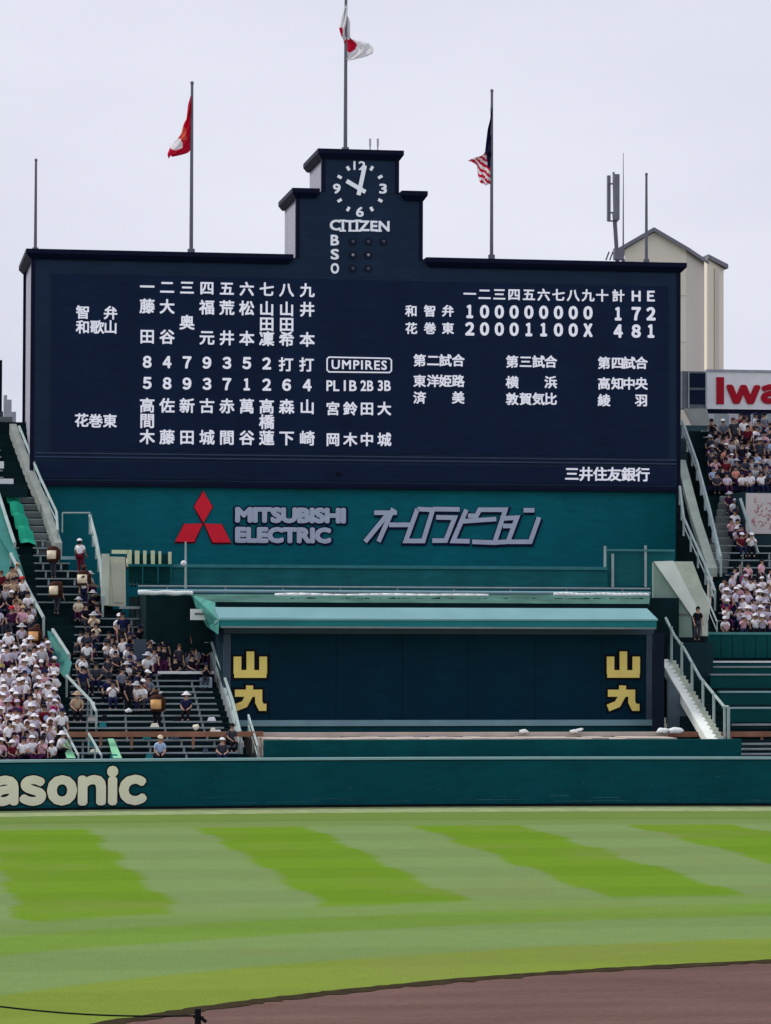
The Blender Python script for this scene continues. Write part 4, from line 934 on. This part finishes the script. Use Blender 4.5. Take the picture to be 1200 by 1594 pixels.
for i, x in enumerate((943, 949)): mb = MB(); mb.tube(P3(x, 405, VP), P3(x + 5, 392, VP), .05); mb.build('strut', POLE, t)
def flag(name, pl_, sil, lab, pick, mats, hoist, amp=.2, n=40, m=60):
    """cloth hanging from a pole: sil lists (height in view, left edge, right edge); it folds back and forth in depth"""
    mb = MB(); g = []; y0, y1 = sil[0][0], sil[-1][0]
    for j in range(m + 1):
        y = y0 + (y1 - y0) * j / m
        for (ya, la, ra), (yb, lb, rb) in zip(sil, sil[1:]):
            if ya <= y <= yb: k = (y - ya) / (yb - ya); k = k * k * (3 - 2 * k) * .5 + k * .5; l_, r_ = la + (lb - la) * k, ra + (rb - ra) * k; break
        for i in range(n + 1):
            s_ = i / n; u, z = pv(l_ + (r_ - l_) * s_, y, VP); far = s_ if hoist == 'left' else 1 - s_
            g.append((u, VP + amp * math.sin(s_ * 11 + y * .16) * min(1, far * 4 + .1) + .3 * far * math.sin(y * .09 + s_ * 3), z + .10 * math.sin(s_ * 7 + y * .2) * far))
    mb.add(g, [])
    for j in range(m):
        for i in range(n):
            mb.f.append([j * (n + 1) + i, j * (n + 1) + i + 1, (j + 1) * (n + 1) + i + 1, (j + 1) * (n + 1) + i])
            y = y0 + (y1 - y0) * (j + .5) / m; x = proj(*g[j * (n + 1) + i])[0]; mb.m.append(pick(x, y))
    return mb.build(name, mats, label=lab, cat='flag', base=pl_[1], smooth=True)
def cl(n, c):                            # thin cloth: some daylight passes through
    m = mat(n, c, .8, .03, 4); t = m.node_tree; o = next(x for x in t.nodes if x.type == 'OUTPUT_MATERIAL')
    tr = t.nodes.new('ShaderNodeBsdfTranslucent'); tr.inputs[0].default_value = c + (1,); mx = t.nodes.new('ShaderNodeMixShader'); mx.inputs[0].default_value = .45
    t.links.new(t.nodes['Principled BSDF'].outputs[0], mx.inputs[1]); t.links.new(tr.outputs[0], mx.inputs[2]); t.links.new(mx.outputs[0], o.inputs[0]); return m
FR, FW, FB = cl('flag_red', (.62, .012, .05)), cl('flag_white', (.86, .86, .88)), cl('flag_navy', (.012, .012, .05))
FO = cl('flag_orange', (.75, .16, .10))
flag('red_flag', pL, [(150, 296.5, 298), (165, 293.5, 298), (185, 289, 298), (205, 283, 298), (215, 275, 298), (225, 270, 298), (233, 264, 297), (238, 261, 293), (241, 262, 284), (244, 263, 270)],
     'limp red flag with a white patch on the left pole', lambda x, y: 1 if (x < 284 and 210 < y < 232 and x < 262 + (y - 205) * .9 + 8) else (2 if abs(x - 286) < 3.5 and abs(y - 208) < 9 else 0), [FR, FW, FO], 'right')
flag('white_flag', pC, [(11, 536, 538), (30, 531, 542), (45, 528, 545), (56, 531, 548), (62, 534, 556), (66, 535, 564), (71, 536, 575), (77, 536, 580), (83, 536, 578), (87, 536, 571), (91, 536, 563), (94, 537, 544)],
     'white flag with a red disc curling off the central pole', lambda x, y: 1 if ((x - 544) / 10) ** 2 + ((y - 70) / 10) ** 2 < 1 or (abs(x - 530.5) < 2.5 and 43 < y < 56) else 0, [FW, FR], 'left', amp=.3)
def us(x, y):
    if y < 238 or x > 758 and y < 262: return 2
    return 0 if int((y * 1.0 - (x - 727) * .75 + 400) / 5.0) % 2 else 1
flag('striped_flag', pR, [(168, 764.5, 766), (185, 761.5, 766), (205, 758.5, 766), (225, 757, 766), (236, 756, 766), (242, 748, 766), (247, 733, 766), (250, 727, 766), (255, 733, 766), (262, 740, 766), (270, 742, 766), (280, 747, 765), (287, 750, 764)],
     'limp flag with dark navy canton and red and white stripes', us, [FR, FW, FB], 'right', amp=.14)

# net post and cable nearer the camera
p = Vector((0, 0, 0)); d = fw + RT * ((308 - 600) / FPX) - UP * ((1570 - 797) / FPX); k = 34 / d.y; tp = CAM + d * k
t = bpy.data.objects.new('net_post', None); col.objects.link(t); t.location = (tp.x, tp.y, 0); BASE[t.name] = Vector((0, 0, 0)); tag(t, 'black net post top at the bottom edge left of centre', 'post')
BASE[t.name] = Vector((0, 0, 0))
mb = MB(); mb.tube((0, 0, 0), (0, 0, tp.z), .035, 10); mb.build('shaft', BLACKM, t)
mb = MB(); mb.tube((.0, 0, tp.z - .07), (.09, 0, tp.z - .14), .02); mb.tube((-.05, 0, tp.z - .09), (.06, 0, tp.z - .09), .012); mb.build('bracket', BLACKM, t)
d2 = fw + RT * ((-40 - 600) / FPX) - UP * ((1562 - 797) / FPX); q = CAM + d2 * (34 / d2.y)
mb = MB(); prev = None
for i in range(11):
    a = Vector((0, 0, tp.z - .075)).lerp(Vector(q) - Vector((tp.x, tp.y, 0)), i / 10); a.z -= .05 * math.sin(math.pi * i / 10)
    if prev: mb.tube(prev, a, .010)
    prev = a
mb.build('cable', BLACKM, t)

# ------------------------------------------------------------------ people
def skin(verts, edges, radii, sub=1, root=0):
    me = bpy.data.meshes.new('t'); me.from_pydata(verts, edges, []); o = bpy.data.objects.new('t', me); col.objects.link(o)
    md = o.modifiers.new('s', 'SKIN'); sk_ = me.skin_vertices[0].data
    for i, r in enumerate(radii): sk_[i].radius = (r, r) if isinstance(r, (int, float)) else r
    sk_[root].use_root = True
    if sub: o.modifiers.new('d', 'SUBSURF').levels = sub
    bpy.context.view_layer.update(); m = bpy.data.meshes.new_from_object(o.evaluated_get(bpy.context.evaluated_depsgraph_get()))
    bpy.data.objects.remove(o); bpy.data.meshes.remove(me); return m
def pose(kind):
    """joints of a figure facing -Y; the origin is under the hips on the tread"""
    if kind == 'standing' or kind == 'carrying':
        hip = .93; kn = [(.1, -.02, .5), (-.1, .0, .5)]; an = [(.11, .03, .08), (-.11, .04, .08)]; hx = [(.1, 0, hip), (-.1, 0, hip)]
    else:
        hip = .52; hx = [(.1, 0, hip), (-.1, 0, hip)]; kn = [(.13, -.42, .54), (-.13, -.42, .53)]; an = [(.12, -.46, .10), (-.13, -.44, .10)]
    lean = -.05 if kind != 'leaning' else -.22
    if kind == 'carrying': lean = -.14
    ch = (0, lean * .6, hip + .34); nk = (0, lean, hip + .53); hd = (0, lean - .03, hip + .72)
    sh = [(.185, lean, hip + .46), (-.185, lean, hip + .46)]
    if kind == 'clapping': el = [(.25, lean - .18, hip + .30), (-.25, lean - .18, hip + .30)]; ha = [(.05, lean - .32, hip + .48), (-.05, lean - .32, hip + .48)]
    elif kind == 'raised': el = [(.30, lean - .04, hip + .62), (-.27, lean - .06, hip + .26)]; ha = [(.24, lean - .08, hip + .88), (-.12, lean - .28, hip + .14)]
    elif kind in ('standing', 'carrying'): el = [(.25, lean + .03, hip + .2), (-.25, lean + .03, hip + .2)]; ha = [(.24, lean - .12, hip - .03), (-.24, lean - .12, hip - .03)]
    else: el = [(.25, lean - .08, hip + .20), (-.25, lean - .08, hip + .20)]; ha = [(.12, lean - .32, hip + .10), (-.12, lean - .32, hip + .09)]
    return hip, hx, kn, an, ch, nk, hd, sh, el, ha
TEMPL = {}
SKINM = mat('skin', (.50, .30, .22), .6, .08, 5); SHOE = mat('dark_shoe', (.03, .03, .035), .6)
def template(kind):
    hip, hx, kn, an, ch, nk, hd, sh, el, ha = pose(kind)
    pel = (0, 0, hip); V = [pel, ch, nk, (0, hd[1] + .02, hd[2] - .1), hd, (0, hd[1] + .01, hd[2] + .09)]
    E = [(0, 1), (1, 2), (2, 3), (3, 4), (4, 5)]; Rr = [.13, .14, .06, .055, .105, .075]
    for s in (0, 1):
        k = len(V); V += [sh[s], el[s], ha[s]]; E += [(2, k), (k, k + 1), (k + 1, k + 2)]; Rr += [.06, .042, .032]
        k = len(V); ft = (an[s][0], an[s][1] - .17, .04); V += [hx[s], kn[s], an[s], ft]; E += [(0, k), (k, k + 1), (k + 1, k + 2), (k + 2, k + 3)]; Rr += [.085, .058, .04, .04]
    bm = bmesh.new(); m = skin(V, E, Rr); bm.from_mesh(m); bpy.data.meshes.remove(m)
    # hands: palm and five fingers, nose, ears
    x = MB()
    for s in (0, 1):
        h = Vector(ha[s]); d = (h - Vector(el[s])).normalized(); sd_ = d.cross(Vector((0, 0, 1))).normalized()
        if sd_.length < .1: sd_ = Vector((1, 0, 0))
        x.beam(h - d * .01, h + d * .075, .075, .03)
        for f in range(4):
            o_ = h + d * .07 + sd_ * (-.03 + f * .02); c1 = o_ + d * (.035 + .008 * (f in (1, 2))) + Vector((0, 0, -.006)); x.tube(o_, c1, .009, 5); x.tube(c1, c1 + d * .02 + Vector((0, 0, -.018)), .008, 5)
        sg = 1 if s == 0 else -1; o_ = h + d * .015 - sd_ * .035 * sg; x.tube(o_, o_ + d * .035 - sd_ * .028 * sg, .010, 5)
    H0 = Vector(hd); x.add([H0 + Vector((-.014, -.098, -.03)), H0 + Vector((.014, -.098, -.03)), H0 + Vector((0, -.125, -.032)), H0 + Vector((0, -.098, .012))], [(0, 1, 2), (0, 2, 3), (2, 1, 3)])
    for sg in (1, -1): x.ball(H0 + Vector((.1 * sg, .01, -.01)), .014, .025, .032, 6, 4)
    t = bpy.data.meshes.new('t'); t.from_pydata(x.v, [], x.f); bm.from_mesh(t); bpy.data.meshes.remove(t)
    body = bpy.data.meshes.new('person_' + kind); bm.to_mesh(body); bm.free(); body.materials.append(SKINM)
    for p in body.polygons: p.use_smooth = True
    V = [(0, .0, hip + .0), (0, ch[1], ch[2] - .1), ch, (0, nk[1], nk[2] - .03)]; E = [(0, 1), (1, 2), (2, 3)]; Rr = [(.18, .16), (.18, .16), (.195, .165), (.10, .09)]
    for s in (0, 1): k = len(V); V += [sh[s], tuple(Vector(sh[s]).lerp(Vector(el[s]), .75))]; E += [(3, k), (k, k + 1)]; Rr += [.085, .07]
    shirt = skin(V, E, Rr); shirt.name = 'shirt'
    V = [(0, .02, hip)]; E = []; Rr = [(.17, .14)]
    for s in (0, 1): k = len(V); V += [hx[s], kn[s], tuple(Vector(an[s]).lerp(Vector(kn[s]), .08))]; E += [(0, k), (k, k + 1), (k + 1, k + 2)]; Rr += [.112, .08, .065]
    tr = skin(V, E, Rr); tr.name = 'trousers'
    def small(nm, f):
        x = MB(); f(x); m = bpy.data.meshes.new(nm); m.from_pydata(x.v, [], x.f)
        for p in m.polygons: p.use_smooth = True
        return m
    hc = H0 + Vector((0, .018, .03))
    hair = small('hair', lambda x: (x.ball(hc, .118, .125, .125, 10, 5, -.1), x.ball(hc + Vector((0, .035, -.05)), .108, .10, .12, 10, 5, -.8)))
    def capf(x):
        x.ball(hc + Vector((0, 0, .02)), .13, .137, .12, 12, 5, 0); c = hc + Vector((0, -.10, .035)); n = 7
        a = [c + Vector((.115 * math.cos(math.pi * i / (n - 1)), -.12 * math.sin(math.pi * i / (n - 1)) + .0, -.02 * math.sin(math.pi * i / (n - 1)))) for i in range(n)]
        x.add(a + [p - Vector((0, 0, .012)) for p in a], [tuple(range(n)), tuple(range(2 * n - 1, n - 1, -1))] + [(i, i + 1, i + 1 + n, i + n) for i in range(n - 1)])
    cap = small('cap', capf)
    def hatf(x):
        x.ball(hc + Vector((0, 0, .03)), .13, .135, .13, 12, 5, 0); n = 16; c = hc + Vector((0, 0, .03))
        a = [c + Vector((.11 * math.cos(2 * math.pi * i / n), .115 * math.sin(2 * math.pi * i / n), .01)) for i in range(n)]; b = [c + Vector((.25 * math.cos(2 * math.pi * i / n), .25 * math.sin(2 * math.pi * i / n), -.03)) for i in range(n)]
        x.add(a + b + [p - Vector((0, 0, .012)) for p in b], [(i, (i + 1) % n, n + (i + 1) % n, n + i) for i in range(n)] + [(n + i, n + (i + 1) % n, 2 * n + (i + 1) % n, 2 * n + i) for i in range(n)])
    hat = small('hat', hatf)
    face = small('face', lambda x: (x.ball(H0 + Vector((.038, -.094, .012)), .014, .008, .009, 6, 4), x.ball(H0 + Vector((-.038, -.094, .012)), .014, .008, .009, 6, 4), x.ball(H0 + Vector((0, -.09, -.055)), .028, .008, .007, 6, 4)))
    shoes = small('shoe', lambda x: [x.ball((an[s][0], an[s][1] - .07, .045), .055, .14, .06, 8, 5) for s in (0, 1)])
    return dict(body=body, shirt=shirt, trousers=tr, hair=hair, cap=cap, hat=hat, face=face, shoe=shoes)
for k in ('sitting', 'clapping', 'raised', 'leaning', 'standing', 'carrying'): TEMPL[k] = template(k)
for k in TEMPL.values():
    for nm, m in k.items():
        if nm != 'body': m.materials.append(WHITE)
        for p in m.polygons: p.use_smooth = True
CL = {'white': (.90, .88, .92), 'pale lilac': (.62, .56, .68), 'pale grey': (.50, .49, .53), 'pink': (.75, .42, .50), 'magenta': (.32, .02, .12), 'maroon': (.14, .012, .025), 'red': (.55, .03, .04), 'coral': (.72, .30, .22),
      'black': (.012, .011, .02), 'navy': (.015, .02, .07), 'charcoal': (.05, .05, .07), 'yellow': (.70, .66, .16), 'cream': (.78, .68, .50), 'pale blue': (.42, .55, .78), 'plum': (.07, .015, .06), 'tan': (.50, .36, .24), 'brown': (.09, .04, .025), 'slate': (.16, .18, .24), 'orange': (.75, .36, .13)}
def cloth(c):
    n = 'cloth_' + c.replace(' ', '_')
    if n not in MATS: mat(n, CL[c], .8, .1, 6)
    return MATS[n]
def skin_tone():
    k = rnd.choice((1, .85, .7)); n = f'skin_{int(k*100)}'
    if n not in MATS: mat(n, (.52 * k, .32 * k, .235 * k), .6, .06, 5)
    return MATS[n]
NP = [0]
def person(kind, pos, rz, shirt, trousers, head, lab, grp):
    """head: ('hair', colour) / ('cap', colour) / ('hat', colour)"""
    T = TEMPL[kind]; o = bpy.data.objects.new('person', T['body']); col.objects.link(o)
    o.location = W(*pos); o.rotation_euler = (0, 0, TH + rz); s = rnd.uniform(.94, 1.16); o.scale = (s * rnd.uniform(.95, 1.12), s, s); o.rotation_euler = (rnd.uniform(-.12, .14), rnd.uniform(-.09, .09), TH + rz)
    o.material_slots[0].link = 'OBJECT'; o.material_slots[0].material = skin_tone(); tag(o, lab, 'person', grp)
    parts = [('shirt', 'shirt', cloth(shirt)), ('trousers', 'trousers', cloth(trousers)), ('hair', 'hair', cloth('black' if rnd.random() < .8 else 'brown')), ('face', 'face', cloth('brown')), ('shoe', 'shoe', SHOE)]
    if head[0] != 'hair': parts.append((head[0], head[0], cloth(head[1])))
    for nm, key, m in parts:
        c = bpy.data.objects.new(nm, T[key]); col.objects.link(c); c.parent = o; c.material_slots[0].link = 'OBJECT'; c.material_slots[0].material = m
    NP[0] += 1; return o
def inpoly(x, y, P):
    c = False
    for (a, b), (d, e) in zip(P, P[1:] + P[:1]):
        if (b > y) != (e > y) and x < (d - a) * (y - b) / (e - b) + a: c = not c
    return c
def crowd(poly, dens, pal, heads, where, edge, grp, v0, v1, du=.56, seed=1, kinds=('sitting', 'sitting', 'clapping', 'leaning', 'leaning', 'raised', 'standing'), trous=('black', 'navy', 'charcoal', 'plum')):
    r = random.Random(seed); rn = -1
    for ri, v in enumerate(rows(v0, v1)):
        line = []; u = -26 + r.uniform(0, du)
        while u < 36:
            uu = u + r.uniform(-.17, .17); x, y = proj(uu, v + .2, prof(v) + .95)
            if inpoly(x, y, poly) and r.random() < dens: line.append(uu)
            u += du
        if edge == 'right': line = line[::-1]
        if line: rn += 1
        for i, uu in enumerate(line):
            k = r.choice(kinds); s = r.choice(pal); h = r.choice(heads)
            hd = 'bare-headed' if h[0] == 'hair' else f'{h[1].split()[-1]} {h[0]}'
            lab = f'person in {s} top, {hd}, {ORD(i)} from {where[0]}, {ORD(rn)} row, {where[1]}'
            person(k, (uu, v + .28 + r.uniform(-.05, .05), prof(v) - .02), r.gauss(0, .45), s, r.choice(trous), h, lab, grp)
HW = [('cap', 'white')] * 5 + [('hair', '')] * 4 + [('hat', 'pale grey'), ('cap', 'navy'), ('cap', 'pale lilac'), ('hat', 'white')]
crowd([(-10, 1185), (-10, 985), (72, 985), (92, 1060), (100, 1185)], .97, ['white'] * 5 + ['pale lilac'] * 5 + ['pink', 'magenta', 'plum', 'pale grey', 'maroon', 'pale grey'], HW, ('aisle', 'lowest left block'), 'right', 'crowd in the lowest left block', .9, 19, seed=2)
crowd([(-10, 985), (-10, 885), (28, 885), (58, 945), (74, 985)], .9, ['plum', 'black', 'maroon', 'pale grey', 'pink', 'pale lilac', 'white', 'tan', 'charcoal'], [('hair', '')] * 5 + [('cap', 'red'), ('cap', 'white'), ('cap', 'tan'), ('hat', 'pale grey')], ('rail', 'left edge block'), 'right', 'crowd under the teal panel', 17.5, 27, seed=3)
HB = [('hair', '')] * 5 + [('cap', 'black'), ('cap', 'white'), ('cap', 'navy'), ('hat', 'pale grey')]
crowd([(158, 1085), (160, 985), (200, 965), (318, 965), (327, 1042), (240, 1045), (225, 1090)], .72, ['black', 'black', 'charcoal', 'black', 'white', 'white', 'pale grey', 'slate', 'navy', 'charcoal', 'white'], HB, ('handrail', 'middle left block'), 'right', 'spectators in the middle left block', .9, 19, seed=5, du=.62)
crowd([(118, 1070), (122, 985), (118, 890), (150, 890), (160, 1060)], .55, ['white', 'cream', 'black', 'pale grey', 'charcoal', 'navy'], HB, ('housing', 'upper left block'), 'right', 'spectators left of the cream housing', 2, 27, seed=6, du=.62)
crowd([(1106, 660), (1106, 700), (1108, 757), (1209, 757), (1209, 654)], .88, ['white', 'white', 'white', 'black', 'black', 'black', 'charcoal', 'charcoal', 'slate', 'slate', 'pale grey', 'pale grey', 'cream', 'pink', 'coral', 'maroon', 'pale blue', 'navy', 'pale lilac'], HB, ('handrail', 'upper right block'), 'left', 'crowd in the upper right block', 33, 44, seed=8)
crowd([(1126, 800), (1122, 768), (1146, 768), (1172, 850), (1182, 876), (1146, 880), (1138, 835)], .85, ['white', 'white', 'white', 'plum', 'maroon', 'coral', 'pink', 'cream', 'pale lilac'], HW, ('stair', 'beside the banner'), 'left', 'crowd left of the banner', 26, 34, seed=9)
crowd([(1180, 862), (1209, 862), (1209, 880), (1180, 880)], .8, ['yellow', 'white', 'black', 'tan'], HB, ('banner', 'under the banner'), 'left', 'spectators under the banner', 25, 28, seed=10)
crowd([(1128, 892), (1118, 930), (1122, 984), (1209, 984), (1209, 886), (1150, 886)], .95, ['white'] * 5 + ['pale lilac'] * 3 + ['pink', 'pink', 'plum', 'magenta', 'pale lilac', 'pink', 'cream', 'black', 'white'], HW, ('rail', 'lower right block'), 'left', 'crowd in the lower right block', 17.3, 27, seed=11)
fr = random.Random(44); fans = 0
for o in [x for x in list(col.objects) if x.name.startswith('person') and (x.get('group') or '').startswith('crowd in the l')]:
    if fr.random() > .16: continue
    m_ = o.matrix_basis.copy(); c = m_ @ Vector((fr.uniform(-.12, .12), -.40, .66)); fans += 1; a = fr.uniform(-.7, .7)
    k = 10; rr = .15; vs = []
    for yy in (0, .015): vs += [(rr * math.cos(2 * math.pi * i / k), yy, .14 + rr * math.sin(2 * math.pi * i / k)) for i in range(k)]
    me = bpy.data.meshes.new('hand_fan'); me.from_pydata(vs, [], [tuple(range(k)), tuple(range(2 * k - 1, k - 1, -1))] + [(i, i + k, (i + 1) % k + k, (i + 1) % k) for i in range(k)])
    h = bpy.data.objects.new('hand_fan', me); col.objects.link(h); cn = fr.choice(('white', 'white', 'pink', 'yellow', 'pale blue')); me.materials.append(cloth(cn)); h.location = c; h.rotation_euler = (fr.uniform(-.3, .3), a, TH)
    tag(h, f'{cn} round fan held by the person ' + ', '.join(o['label'].split(', ')[-3:]), 'fan', 'round hand fans in the crowd')
    st_ = bpy.data.meshes.new('handle'); st_.from_pydata([(-.01, 0, -.08), (.01, 0, -.08), (.01, .015, -.08), (-.01, .015, -.08), (-.01, 0, .02), (.01, 0, .02), (.01, .015, .02), (-.01, .015, .02)], [], [(0, 1, 5, 4), (1, 2, 6, 5), (2, 3, 7, 6), (3, 0, 4, 7)]); st_.materials.append(WHITE)
    g_ = bpy.data.objects.new('handle', st_); col.objects.link(g_); g_.parent = h
# vendors with round drink tanks
TANK = mat('cream_drink_tank', (.95, .80, .60), .5, .05, 3); TANKB = mat('dark_brown_strap', (.05, .018, .012), .7); TANKO = mat('orange_drink_tank', (.80, .42, .18), .5, .08, 3)
def vendor(x, y, rz, lab, m=TANK, shirt='navy', trousers='charcoal'):
    p = st(x, y + 14, .1); p.z = prof(p.y); o = person('carrying', p, rz, shirt, trousers, ('cap', 'brown'), lab, 'drink vendors in the left bleachers')
    t = bpy.data.objects.new('backpack_tank', None); t.location = W(*p); t.rotation_euler = (0, 0, TH + rz); col.objects.link(t); BASE[t.name] = Vector((0, 0, 0))
    tag(t, lab.replace('vendor with ', '').replace(' tank ', ' drink tank on a back ', 1), 'tank', 'drink tanks carried by vendors')
    def bd(f, nm, mt):
        mb = MB(); f(mb); c = mb.build(nm, mt, t, smooth=True); return c
    c0_, c1_ = Vector((0, .16, 1.02)), Vector((0, .12, 1.62))
    bd(lambda b: b.tube(c0_, c1_, .31, 16, .33), 'tank', m); bd(lambda b: b.ball(c1_, .345, .345, .2, 16, 4, 0), 'lid', TANKB)
    bd(lambda b: b.box(-.43, -.31, .0, .26, 1.05, 1.62), 'side_pouch', TANKB)
    bd(lambda b: (b.tube(c0_ - Vector((0, 0, .06)), c0_ + Vector((0, 0, .07)), .33, 16), b.tube(c1_ - Vector((0, 0, .05)), c1_ + Vector((0, 0, .02)), .345, 16)), 'rim', TANKB)
    bd(lambda b: [b.beam((s * .13, -.16, 1.55), (s * .13, -.18, 1.1), .05, .02) for s in (1, -1)], 'strap', TANKB)
vendor(84, 884, 2.5, 'vendor with cream tank near the top of the left aisle, uppermost of three')
vendor(131, 922, 2.6, 'vendor with cream tank left of the cream concrete housing')
vendor(88, 940, 2.4, 'vendor with cream tank lower on the left aisle, beside the pale rail')
vendor(207, 896, 2.7, 'vendor with cream tank standing right of the cream concrete housing')
vendor(246, 1120, 2.6, 'vendor with orange tank bending over the rust beam, behind the fence', TANKO, 'white', 'black')
vendor(55, 1012, 2.6, 'vendor with orange tank at the top of the lowest left crowd', TANKO, 'cream', 'plum')
# single figures
def solo(kind, x, y, rz, shirt, trousers, head, lab, h=.0):
    p = st(x, y, h); p.z = prof(p.y) if h == 0 else p.z - h + h; person(kind, p, rz, shirt, trousers, head, lab, 'single spectators')
solo('standing', 127, 893, 2.6, 'white', 'maroon', ('cap', 'white'), 'person in white top and white cap standing below the thin rail')
solo('sitting', 118, 1125, .1, 'tan', 'black', ('hat', 'tan'), 'person in tan top and tan sun hat seated by the aisle above the fence')
solo('clapping', 223, 1098, .2, 'maroon', 'black', ('cap', 'white'), 'person in maroon top seated alone among the empty lower benches')
solo('sitting', 290, 1125, -.2, 'navy', 'black', ('hat', 'white'), 'person in navy top and white hat seated near the rust beam')
solo('sitting', 358, 1172, .3, 'charcoal', 'black', ('cap', 'black'), 'person in charcoal top seated at the right end of the first bench')
p = P3(1085, 998, 13); person('standing', p, .2, 'black', 'charcoal', ('hair', ''), 'person in black standing at the foot of the white-edged concrete housing', 'single spectators')
p = P3(248, 1182, 1.4); person('sitting', (p.x, 1.5, prof(.9)), 0, 'pale blue', 'black', ('cap', 'cream'), 'person in pale blue seated on the first bench below the orange tank vendor', 'single spectators')
p = P3(345, 1182, 1.4); person('sitting', (p.x, 1.5, prof(.9)), 0, 'charcoal', 'navy', ('cap', 'white'), 'person in charcoal and white cap on the first bench', 'single spectators')
bpy.data.objects.remove(_to)
print('PEOPLE', NP[0])
